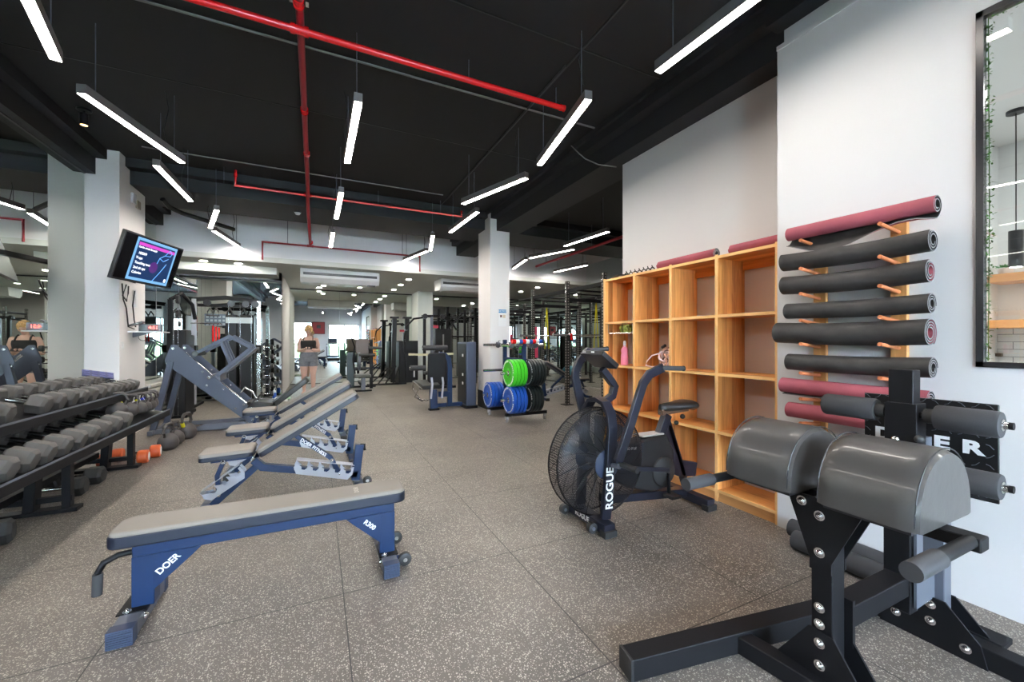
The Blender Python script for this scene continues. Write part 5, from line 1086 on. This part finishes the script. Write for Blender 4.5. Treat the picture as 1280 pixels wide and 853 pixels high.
pile_r(5, 3.105, .052, 5.85, .79, BP, .222, 'upper dark plates', 'dark bumper plate on the upper peg')
pile_r(4, 3.105, .055, 5.85, .36, BP, .215, 'lower dark plates', 'dark bumper plate on the lower peg')
for i, (x, y) in enumerate(((2.80, 5.85), (2.90, 6.59), (3.16, 5.85), (3.24, 5.85), (3.3, 6.59))):
    t = thing('bar_collar', 'round metal collar on the top pegs of the plate tree, ' + ['front left', 'rear left', 'front right beside the post', 'front right outer', 'rear right'][i], 'collar', (x, y, 1.24), group='collars on the plate tree')
    part('collar', lathe(BM(), [(-.03, .026), (-.03, .05), (-.01, .055), (.012, .055), (.02, .04), (.035, .04), (.035, .026)], (0, 0, 0), (1, 0, 0), 20), GREYST, t); part('lever', tube(BM(), [(0, 0, .05), (.02, 0, .075), (.04, 0, .07)], .006, 8), CHROME, t)
t = thing('bar_pad', 'red white and blue striped bar pad laid across the top pegs of the plate tree', 'bar pad', (3.05, 5.74, 1.26))
for k in range(9): part('stripe', cyl(BM(), (-.27+.06*k, 0, 0), (-.21+.06*k, 0, 0), .036, 16), [RED, PRINT, BLUE][k % 3], t, label=['red', 'white', 'blue'][k % 3]+' stripe of the pad')
t.location = (3.05, 5.775, 1.297)
# ------------------------------------------------------------------ power rack
PF = perf_mat('black perforated steel', (.03, .028, .027))
t = thing('power_rack', 'large black perforated steel power rack filling the right rear bay', 'rack', (5.2, 7.1, 0))
RY = (5.80, 6.98, 8.45); RX = (4.62, 5.95)
for x in RX:
    for y in RY:
        o = part('upright', bx(BM(), -.036, .036, -.036, .036, .01, 2.53), PF, t, bev=.002); o.location = (x-5.2, y-7.1, 0)
        part('foot_plate', bx(BM(), x-.10, x+.10, y-.10, y+.10, 0, .012), STEEL, t, w=True)
        for z in (2.32, 2.40, 2.12): b = BM(); bolt(b, (x-.037, y, z), (-1, 0, 0), .014); part('bolt', b, CHROME, t, w=True)
    for y0, y1 in zip(RY, RY[1:]): part('side_beam', bx(BM(), x-.03, x+.03, y0+.036, y1-.036, 2.30, 2.37), STEEL, t, w=True)
for y in RY:
    part('pull_up_bar', cyl(BM(), (RX[0], y, 2.36), (RX[1], y, 2.36), .018, 12), STEEL, t, w=True); part('cross_beam', bx(BM(), RX[0]+.036, RX[1]-.036, y-.03, y+.03, 2.12, 2.19), STEEL, t, w=True)
    part('globe_bar', cyl(BM(), (RX[0], y+.35, 2.33), (RX[1], y+.35, 2.33), .014, 10), STEEL, t, w=True)
for x, y in ((4.62, 5.80), (4.62, 6.98), (5.95, 6.98)): jc = part('j_hook', bx(BM(), x-.045, x+.045, y-.14, y-.04, 1.30, 1.42), STEEL, t, w=True, bev=.004); part('hook_pad', bx(BM(), x-.02, x+.02, y-.15, y-.138, 1.33, 1.46), RED, jc, w=True)
rk_ = t; dup(rk_, (5.3, 11.75, 0), label='second black perforated steel rack farther back, near the back mirror')
for y in (6.98, 8.45):
    t = thing('barbell', 'chrome barbell racked across the power rack, '+('front one' if y < 7.5 else 'rear one'), 'barbell', (5.28, y-.10, 1.44), group='barbells in the power rack')
    part('shaft', cyl(BM(), (-.66, 0, 0), (.66, 0, 0), .014, 12), CHROME, t)
    for s in (-1, 1): part('sleeve', lathe(BM(), [(0, .04), (.02, .04), (.022, .025), (.40, .025)], (s*.66, 0, 0), (s, 0, 0), 16), CHROME, t)
    t.location = (5.28, y-.09, 1.435)
def strapthing(x, y, z, lab):
    t = thing('suspension_trainer', lab, 'straps', (x, y, 2.3), group='yellow suspension trainers')
    for s in (-1, 1): st = part('strap', sweep(BM(), [(0, 0, -.12), (s*.02, 0, -.5), (s*.06, 0, z-2.3)], rect(.025, .004)), YEL, t); part('hand_grip', cyl(BM(), (s*.06-.05, 0, z-2.3), (s*.06+.05, 0, z-2.3), .016, 12), PLASB, st)
    part('carabiner', tube(BM(), [(.02*math.cos(a), 0, -.09+.035*math.sin(a)) for a in [i*PI/4 for i in range(8)]], .006, 8, closed=True), CHROME, t)
strapthing(5.0, 8.45, 1.1, 'yellow suspension straps hanging in the power rack, left pair'); strapthing(5.35, 6.98, 1.15, 'yellow suspension straps hanging in the power rack, right pair')
t = thing('exercise_ball', 'teal blue exercise ball on the floor near the back mirror, beyond the power rack', 'ball', (6.3, 11.3, 0)); part('ball', ball(BM(), (0, 0, .25), .25, 28), mat('teal ball rubber', (.04, .22, .30), .4), t); part('valve', cyl(BM(), (0, -.247, .25), (0, -.254, .25), .015, 12), PLASW, t)
t = thing('foam_plyo_box', 'black padded box next to the upright of the power rack', 'box', (4.55, 8.9, 0)); part('body', bx(BM(), -.3, .3, -.22, .22, .0, .60), VINYL, t, bev=.02); part('lid_seam', bx(BM(), -.302, .302, -.222, .222, .54, .548), STEEL, t)
t = thing('pink_punch_mat', 'pink rolled mat leaning upright against a rack post', 'mat', (4.78, 8.62, 0)); part('roll', cyl(BM(), (0, 0, .9), (.0, .05, 1.65), .07, 20), mat('hot pink foam', (.75, .06, .14), .6), t); part('stand', cyl(BM(), (0, 0, 0), (0, 0, .9), .03, 12), STEEL, t)

# ------------------------------------------------------------------ the person
SKIN = mat('skin', (.60, .38, .30), .55); HAIR = mat('blond curly hair', (.52, .32, .13), .6, var=(40, .5)); TOP = mat('black top cloth', (.012, .011, .012), .8); SHO = mat('grey shorts cloth', (.17, .18, .20), .85, var=(20, .15))
def loft(bm, secs, n=20):      # secs: (centre, rx, ry) horizontal ellipses
    rings = [[bm.verts.new(V(c)+V((rx*math.cos(2*PI*i/n), ry*math.sin(2*PI*i/n), 0))) for i in range(n)] for c, rx, ry in secs]
    for A, B in zip(rings, rings[1:]):
        for j in range(n): bm.faces.new((A[j], A[(j+1) % n], B[(j+1) % n], B[j]))
    bm.faces.new(rings[0][::-1]); bm.faces.new(rings[-1]); return bm
def limb(bm, pts, rs, n=14):
    sweep(bm, pts, lambda i: circ(rs[i], n)); 
    for p, r in zip(pts, rs): ball(bm, p, r*.99, 12)
PP = at(386, 491, z=0); t = thing('person', 'person in a black sports top and grey shorts standing and looking down at a phone', 'person', (PP.x, 11.2, 0), -.06)
b = BM()
loft(b, [((0, .01, .80), .165, .12), ((0, .01, .88), .190, .140), ((0, .0, .97), .172, .128), ((0, -.01, 1.06), .150, .118), ((0, -.015, 1.16), .158, .122), ((0, -.015, 1.25), .170, .132), ((0, 0, 1.33), .172, .105), ((0, .01, 1.385), .135, .075), ((0, .01, 1.42), .07, .06)])
for s in (-1, 1):
    limb(b, [(s*.095, .01, .86), (s*.105, .0, .70), (s*.100, -.01, .48), (s*.102, .012, .34), (s*.10, .02, .09)], [.108, .098, .062, .060, .036])
    limb(b, [(s*.10, .03, .055), (s*.11, -.06, .045), (s*.125, -.15, .028)], [.040, .040, .028])
    limb(b, [(s*.165, .0, 1.335), (s*.205, .015, 1.20), (s*.225, .02, 1.07)], [.060, .052, .042]); limb(b, [(s*.225, .02, 1.07), (s*.15, -.12, 1.075), (s*.065, -.215, 1.115)], [.043, .040, .027])
    limb(b, [(s*.065, -.215, 1.115), (s*.042, -.245, 1.13)], [.027, .024], 10)
    for k in range(4):
        z = 1.103+.017*k; L = [.030, .036, .034, .028][k]; limb(b, [(s*.046, -.250, z), (s*(.040-L*.5), -.268-.003*k, z+.004), (s*(.040-L*.8), -.262, z+.010)], [.0092, .0086, .0075], 8)
    limb(b, [(s*.050, -.228, 1.142), (s*.030, -.232, 1.158), (s*.014, -.240, 1.160)], [.0105, .0095, .0085], 8)
limb(b, [(0, .012, 1.39), (0, -.005, 1.47)], [.055, .050])
hc = V((0, -.045, 1.555)); Rh = Matrix.Rotation(-.42, 3, 'X').to_4x4()
def hd_ball(c, r, sx, sy, sz): bmesh.ops.create_uvsphere(b, u_segments=18, v_segments=12, radius=r, matrix=Matrix.Translation(hc) @ Matrix.Rotation(.42, 4, 'X') @ Matrix.Translation(V(c)) @ Matrix.Diagonal((sx, sy, sz, 1)))
hd_ball((0, .01, .02), .10, .76, .92, .95); hd_ball((0, -.022, -.05), .07, .78, .82, .9); hd_ball((0, -.055, -.085), .028, 1.1, .9, .8); hd_ball((0, -.098, -.012), .014, .8, 1.2, 1.6)
for s in (-1, 1): hd_ball((s*.078, .01, -.005), .024, .4, .7, 1.1); hd_ball((s*.04, -.06, -.02), .028, 1, .7, .8)
body = part('body', b, SKIN, t, ang=180)
m = body.modifiers.new('remesh', 'REMESH'); m.mode = 'VOXEL'; m.voxel_size = .0085; m.use_smooth_shade = True
m = body.modifiers.new('smooth', 'SMOOTH'); m.factor = .5; m.iterations = 4
def facepart(nm, c, r, sc, mm):
    bb = BM(); bmesh.ops.create_uvsphere(bb, u_segments=12, v_segments=8, radius=r, matrix=Matrix.Translation(hc) @ Matrix.Rotation(.42, 4, 'X') @ Matrix.Translation(V(c)) @ Matrix.Diagonal((*sc, 1))); return part(nm, bb, mm, t, ang=180)
for s in (-1, 1): facepart('eye', (s*.031, -.082, -.002), .010, (1.2, .6, .45), PLASB); facepart('eyebrow', (s*.031, -.083, .018), .012, (1.3, .4, .25), HAIR)
facepart('mouth', (0, -.088, -.060), .016, (1.3, .4, .35), mat('lips', (.45, .10, .10), .5))
b = BM(); rnd = random.Random(4)
for i in range(150):
    a = rnd.uniform(0, 2*PI); e = rnd.uniform(-.15, 1); q = V((.078*math.cos(a)*math.sqrt(max(0, 1-e*e*.8)), .092*math.sin(a)*math.sqrt(max(0, 1-e*e*.8))+.018, .022+.098*e))
    if q.y < -.055 and q.z < .055: continue
    q = Matrix.Rotation(.42, 3, 'X') @ q+hc; ball(b, q, rnd.uniform(.016, .028), 8)
for i in range(60): d = V((rnd.gauss(0, 1), rnd.gauss(0, 1), rnd.gauss(0, 1))).normalized(); ball(b, hc+V((0, .02, .105))+V((d.x*.055, d.y*.055, d.z*.04)), rnd.uniform(.014, .024), 8)
part('hair', b, HAIR, t, ang=180)
b = BM(); loft(b, [((0, -.015, 1.13), .164, .130), ((0, -.017, 1.19), .170, .140), ((0, -.02, 1.25), .178, .146), ((0, -.012, 1.30), .178, .134), ((0, -.005, 1.325), .172, .122)], 28)
for s in (-1, 1): sweep(b, [(s*.105, -.115, 1.285), (s*.100, -.075, 1.36), (s*.095, .0, 1.408), (s*.095, .07, 1.37), (s*.10, .115, 1.28)], rect(.046, .016), up=V((1, 0, 0)))
part('sports_top', b, TOP, t, ang=60)
b = BM(); loft(b, [((0, .01, .80), .188, .140), ((0, .01, .88), .204, .152), ((0, 0, .97), .184, .140), ((0, -.005, 1.035), .164, .130)], 28)
for s in (-1, 1): sweep(b, [(s*.098, .01, .88), (s*.105, .003, .78), (s*.108, .0, .685)], lambda i: circ([.112, .112, .110][i], 20))
sh_ = part('shorts', b, SHO, t, ang=180); m = sh_.modifiers.new('remesh', 'REMESH'); m.mode = 'VOXEL'; m.voxel_size = .009; m.use_smooth_shade = True
o = part('phone', box(BM(), (0, 0, 0), (.145, .010, .07)), PLASB, bev=.003); o.location = (PP.x+.012, 11.2-.256, 1.138); o.rotation_euler = (-.75, 0, -.06); tag(o, 'dark phone held in both hands of the standing person', 'phone'); MW[o.name] = Matrix.Translation(o.location) @ o.rotation_euler.to_matrix().to_4x4()
part('screen', box(BM(), (0, .0055, 0), (.13, .001, .06)), em('phone screen', (.5, .55, .6), .6), o)
# ------------------------------------------------------------------ leg extension machine by the column
t = thing('leg_extension_machine', 'navy leg extension machine with chrome struts and black pads, left of the big column', 'exercise machine', (2.2, 7.7, 0))
stack_tower(t, 2.60, 2.80, 7.43, 8.0, 1.29, CAB)
part('shroud_side', bx(BM(), 2.592, 2.60, 7.47, 7.96, .08, 1.25), SHR, t, w=True)
for z in (.45, .62, 1.0): part('selector_detail', bx(BM(), 2.584, 2.592, 7.6, 7.66, z, z+.05), PRINT, t, w=True)
part('foot', bx(BM(), 1.89, 2.08, 7.48, 7.60, 0, .03), STEEL, t, w=True, bev=.003)
part('base_column', beam(BM(), [(1.98, 7.54, .03), (1.98, 7.58, .38)], .13, .12), NAVY, t, w=True, bev=.006)
part('base_tube', beam(BM(), [(1.98, 7.70, .06), (2.60, 7.70, .06)], .07, .07), NAVY, t, w=True, bev=.003)
part('frame_arch', beam(BM(), [(2.31, 7.60, .05), (2.31, 7.60, .80), (2.29, 7.60, .95), (2.22, 7.60, 1.03), (2.10, 7.60, 1.06)], .09, .07, V((0, 1, 0))), NAVY, t, w=True, bev=.004)
for x in (1.93, 2.14): part('chrome_strut', beam(BM(), [(x, 7.50, .62), (x+.012, 7.49, .50), (x-.012, 7.50, .22)], .035, .03), SILV, t, w=True, bev=.005)
part('backrest', prism(BM(), rrect(-.17, .17, 0, .56, .05), (2.04, 7.56, .52), (1, 0, 0), (0, -.06, 1), .07), SHR, t, w=True, bev=.012)
part('seat', prism(BM(), [(-.20, 0), (.16, 0), (.18, .55), (-.24, .55)], (1.98, 7.62, .42), (1, 0, 0), (0, 1, .12), .08), VINYL, t, w=True, bev=.015)
part('seat_edge', tube(BM(), [(1.78, 7.6, .40), (1.72, 8.12, .50), (1.72, 8.18, .35), (1.86, 8.1, .12), (2.0, 8.0, .12)], .016, 10), CHROME, t, w=True)
for (x0, x1, y, z, r) in ((1.80, 2.28, 7.66, 1.175, .05), (1.58, 1.88, 7.75, .79, .05)): p = part('roller_pad', cyl(BM(), (x0, y, z), (x1, y, z), r, 20), FOAM, t, w=True); part('roller_cap', cyl(BM(), (x0-.01, y, z), (x0, y, z), r*.6, 16), CHROME, p, w=True)
part('shoulder_bar', beam(BM(), [(1.55, 7.72, 1.055), (1.98, 7.70, 1.04), (2.42, 7.72, 1.055)], .06, .04), mat('tan grip', (.55, .50, .30), .5), t, w=True, bev=.006)
part('rear_handle', tube(BM(), [(1.74, 7.8, .36), (1.70, 7.9, .22), (1.86, 7.9, .12)], .014, 10), CHROME, t, w=True)
part('lower_link', bx(BM(), 2.08, 2.30, 7.54, 7.60, .24, .34), NAVY, t, w=True)
# ------------------------------------------------------------------ machines along the back mirror
t = thing('seated_row_machine', 'row of tall black shrouded weight stacks standing against the back mirror', 'exercise machine', (2.4, 12.8, 0))
stack_tower(t, 2.22, 2.42, 12.5, 13.3, 1.30)
part('front_panel', bx(BM(), 2.42, 2.80, 12.52, 12.60, .04, 1.32), SHR, t, w=True, bev=.01); part('label_panel', bx(BM(), 2.66, 2.70, 12.505, 12.52, .20, .42), PRINT, t, w=True)
for k in range(4): part('foot_rail', beam(BM(), [(1.35+.22*k, 12.3, .04), (1.9+.12*k, 12.55, .5+.03*k)], .03, .03), STEEL, t, w=True)
part('floor_beam', bx(BM(), 1.3, 2.25, 12.46, 12.50, 0, .05), STEEL, t, w=True)
for x in (2.10, 2.48):
    p = part('upper_post', beam(BM(), [(x-.03, 12.7, .05), (x+.02, 12.7, 2.0)], .13, .12), SHR, t, w=True, bev=.006); part('post_cap', beam(BM(), [(x+.02, 12.7, 2.0), (x+.02, 12.7, 2.06)], .26, .16), SHR, p, w=True, bev=.01)
part('lever_arm', tube(BM(), [(2.42, 12.5, 1.65), (2.35, 12.4, 1.45), (2.33, 12.35, 1.15), (2.36, 12.3, .95)], .022, 12), STEEL, t, w=True)
part('joint_ball', ball(BM(), (2.42, 12.48, 1.65), .04), SILV, t, w=True)
t = thing('lat_pulldown_machine', 'black lat pulldown machine with curved overhead arms in front of the narrow rear column', 'exercise machine', (3.0, 11.2, 0))
stack_tower(t, 3.02, 3.50, 11.3, 11.55, 1.66)
part('stack_slot', bx(BM(), 3.23, 3.27, 11.285, 11.3, .3, 1.5), mat('grey slot', (.2, .2, .2), .5), t, w=True)
for x in (2.62, 2.82): part('post', bx(BM(), x-.035, x+.035, 10.9, 10.98, .02, 1.98), GREYST if x > 2.7 else STEEL, t, w=True, bev=.003)
part('top_bar', beam(BM(), [(2.55, 10.94, 1.98), (3.0, 10.94, 2.0), (3.35, 11.1, 1.95)], .08, .07), STEEL, t, w=True)
for pts in ([(2.6, 10.9, 1.95), (2.3, 10.8, 1.90), (2.1, 10.75, 1.70), (2.05, 10.7, 1.35)], [(3.1, 11.0, 1.98), (3.35, 10.9, 1.86), (3.5, 10.85, 1.62)]): part('curved_arm', tube(BM(), pts, .025, 12), STEEL, t, w=True)
for x in (2.62, 3.1): part('pulley', cyl(BM(), (x, 10.84, 1.98), (x, 10.88, 1.98), .07, 18), PLASB, t, w=True)
part('base', bx(BM(), 2.5, 3.5, 10.9, 11.0, 0, .06), STEEL, t, w=True); part('seat', bx(BM(), 2.55, 2.95, 10.5, 10.85, .42, .50), VINYL, t, w=True, bev=.02); part('seat_post', bx(BM(), 2.70, 2.78, 10.62, 10.7, .0, .42), STEEL, t, w=True)
part('red_label', bx(BM(), 2.92, 3.10, 11.28, 11.3, 1.68, 1.76), mat('pink red label', (.6, .06, .10), .5), t, w=True)
t = thing('functional_rack', 'slim black pull up frame before the back mirror, right of the narrow column', 'rack', (4.1, 12.4, 0))
for x in (3.55, 4.45):
    for y in (11.9, 12.9): part('upright', bx(BM(), x-.035, x+.035, y-.035, y+.035, 0, 2.35), STEEL, t, w=True)
for y in (11.9, 12.9):
    for z in (2.05, 1.45): part('crossbar', cyl(BM(), (3.55, y, z), (4.45, y, z), .02, 10), STEEL, t, w=True)
for x in (3.55, 4.45): part('side_bar', beam(BM(), [(x, 11.9, 2.1), (x, 12.9, 2.1)], .05, .05), STEEL, t, w=True)
part('angled_arm', beam(BM(), [(3.55, 11.85, 1.7), (3.95, 11.6, 2.15)], .05, .05), STEEL, t, w=True)
# leg curl machine in the middle distance
t = thing('leg_curl_machine', 'grey padded leg curl machine on a T shaped foot in the middle distance', 'exercise machine', (1.1, 11.4, 0))
part('foot', bx(BM(), .86, 1.28, 11.10, 11.18, 0, .04), STEEL, t, w=True, bev=.003); part('column', bx(BM(), 1.02, 1.12, 11.10, 11.20, .04, .36), GREYST, t, w=True, bev=.003); part('spine', bx(BM(), 1.03, 1.11, 11.2, 12.2, .12, .20), STEEL, t, w=True)
part('seat', bx(BM(), .86, 1.26, 11.05, 11.5, .36, .44), mat('grey seat vinyl', (.10, .11, .10), .5), t, w=True, bev=.02)
part('wheel_cam', lathe(BM(), [(-.03, .10), (-.03, .24), (.03, .24), (.03, .10)], (1.02, 11.75, .75), (1, 0, 0), 28), GREYST, t, w=True)
for x0, x1, y, z, r in ((1.0, 1.42, 11.6, .93, .045), (.78, 1.2, 11.8, .55, .05), (1.25, 1.6, 11.65, 1.12, .04)): part('roller_pad', cyl(BM(), (x0, y, z), (x1, y, z), r, 18), VINYL, t, w=True)
part('backrest', prism(BM(), rrect(-.17, .17, 0, .42, .04), (1.12, 11.9, .95), (1, 0, 0), (0, .1, 1), .07), mat('taupe vinyl', (.16, .13, .12), .5), t, w=True, bev=.015)
part('post', bx(BM(), 1.30, 1.38, 11.75, 11.83, .0, 1.35), STEEL, t, w=True); part('rear_foot', bx(BM(), .7, 1.5, 12.1, 12.17, 0, .05), STEEL, t, w=True)
part('lever', tube(BM(), [(.92, 11.7, .4), (.86, 11.65, .8), (.90, 11.65, 1.15), (.82, 11.6, 1.4)], .02, 10), STEEL, t, w=True); part('weight_block', bx(BM(), .72, .90, 11.75, 12.0, .05, 1.0), mat('dark green block', (.015, .03, .028), .4), t, w=True, bev=.01)
# ------------------------------------------------------------------ behind the viewer, seen in the back mirror
t = thing('wall_cabinet_panel', 'red framed wall panel with a small dark display between the front windows', 'wall panel', (.06, YB, 2.3))
part('panel', bx(BM(), -.32, .44, YB, YB+.04, 1.85, 2.65), mat('deep red panel', (.30, .03, .035), .5), t, w=True, bev=.005); part('frame', bx(BM(), -.35, .47, YB, YB+.03, 1.82, 2.68), STEEL, t, w=True); part('display', bx(BM(), -.06, .20, YB+.04, YB+.05, 2.22, 2.45), PLASB, t, w=True)
def treadmill(x, y, lab):
    t = thing('treadmill', lab, 'treadmill', (x, y, 0), group='treadmills facing the front windows')
    part('deck', bx(BM(), -.38, .38, -.9, .9, .06, .20), PLASB, t, bev=.02); part('running_belt', bx(BM(), -.24, .24, -.85, .88, .20, .205), mat('belt', (.03, .03, .03), .7), t)
    for s in (-1, 1): part('upright', beam(BM(), [(s*.38, -.65, .15), (s*.38, -.80, 1.15)], .06, .08), GREYST, t, bev=.005); part('handrail', tube(BM(), [(s*.38, -.78, 1.05), (s*.38, -.35, 1.0), (s*.38, -.3, .95)], .02, 10), SILV, t); part('foot', bx(BM(), s*.3-.04, s*.3+.04, -.95, -.85, 0, .06), RUBD, t); part('foot', bx(BM(), s*.3-.04, s*.3+.04, .8, .88, 0, .06), RUBD, t)
    c_ = part('console', prism(BM(), rrect(-.30, .30, 0, .42, .04), (0, -.80, 1.12), (1, 0, 0), (0, -.3, 1), .07), mat('grey console', (.18, .19, .22), .4), t, bev=.01); part('console_screen', prism(BM(), rrect(-.22, .22, .12, .36, .02), (0, -.755, 1.12), (1, 0, 0), (0, -.3, 1), .01), mat('dim console screen', (.05, .07, .12), .2), c_)
    part('motor_cover', bx(BM(), -.36, .36, -.98, -.62, .12, .32), SLATE, t, bev=.03)
treadmill(.95, -2.4, 'grey treadmill before the front windows, nearer the red wall panel'); treadmill(2.1, -2.4, 'grey treadmill before the wide front window, next to the right wall')
t = thing('stationary_bike', 'dark upright exercise bike before the left front window', 'exercise bike', (-1.0, -2.4, 0))
part('frame_beam', beam(BM(), [(0, -.5, .05), (0, 0, .32), (0, .5, .05)], .07, .07), STEEL, t); part('front_foot', bx(BM(), -.25, .25, -.54, -.46, 0, .05), STEEL, t); part('rear_foot', bx(BM(), -.25, .25, .46, .54, 0, .05), STEEL, t)
part('flywheel_cover', lathe(BM(), [(-.05, .2), (-.06, .24), (.06, .24), (.05, .2)], (0, -.28, .40), (1, 0, 0), 28), GREYST, t); part('seat_post', beam(BM(), [(0, .15, .3), (0, .24, .85)], .05, .05), CHROME, t); part('saddle', ball(BM(), (0, .25, .90), .12, 16, .9, 1.1, .4), VINYL, t)
part('handlebar_post', beam(BM(), [(0, -.2, .35), (0, -.38, 1.05)], .06, .06), STEEL, t); part('handlebar', tube(BM(), [(-.22, -.2, 1.1), (-.2, -.42, 1.08), (.2, -.42, 1.08), (.22, -.2, 1.1)], .016, 10), PLASB, t); part('console', box(BM(), (0, -.42, 1.2), (.22, .05, .16)), PLASB, t)
# ------------------------------------------------------------------ world and camera
w = bpy.data.worlds.new('daylight'); bpy.context.scene.world = w; w.use_nodes = True
nt = w.node_tree; bg = nt.nodes['Background']
tc = nt.nodes.new('ShaderNodeTexCoord'); sp = nt.nodes.new('ShaderNodeSeparateXYZ'); nt.links.new(tc.outputs['Generated'], sp.inputs[0])
cr = nt.nodes.new('ShaderNodeValToRGB'); nt.links.new(sp.outputs[2], cr.inputs['Fac'])
cr.color_ramp.elements[0].color = (.74, .86, 1, 1); cr.color_ramp.elements[1].color = (.45, .65, 1, 1); cr.color_ramp.elements[1].position = .8
nt.links.new(cr.outputs['Color'], bg.inputs['Color']); bg.inputs['Strength'].default_value = 46.
for i, (x0, x1, z0, z1) in enumerate(wins):
    l = bpy.data.lights.new('window_portal', 'AREA'); l.shape = 'RECTANGLE'; l.size = x1-x0; l.size_y = z1-z0; l.cycles.is_portal = True
    o = bpy.data.objects.new('window_portal', l); C.objects.link(o); o.location = ((x0+x1)/2, YB-.2, (z0+z1)/2); o.rotation_euler = (PI/2, 0, PI)
# ceiling lamp of the side room behind the interior window
l = bpy.data.lights.new('side_room_light', 'AREA'); l.shape = 'RECTANGLE'; l.size = .3; l.size_y = 2.0; l.energy = 42; l.color = (1, .97, .92)
o = bpy.data.objects.new('side_room_light', l); C.objects.link(o); o.location = (4.6, -.6, 3.17)
cd = bpy.data.cameras.new('camera'); cam = bpy.data.objects.new('camera', cd); C.objects.link(cam)
cam.location = (0, 0, h_); cam.rotation_euler = (PI/2, 0, -A_); cd.sensor_width = 36; cd.lens = 36*f_/1280; cd.clip_start = .02
cd.shift_y = -(426.5-CY)/1280
sc = bpy.context.scene; sc.camera = cam
sc.view_settings.view_transform = 'Standard'; sc.view_settings.look = 'None'; sc.view_settings.gamma = 1; sc.view_settings.use_curve_mapping = False
sc.view_settings.exposure = 1.03
sc.cycles.max_bounces = 9; sc.cycles.diffuse_bounces = 5; sc.cycles.glossy_bounces = 6; sc.cycles.transparent_max_bounces = 24; sc.cycles.caustics_reflective = False; sc.cycles.caustics_refractive = False
sc.cycles.use_denoising = True; sc.cycles.sample_clamp_indirect = 6
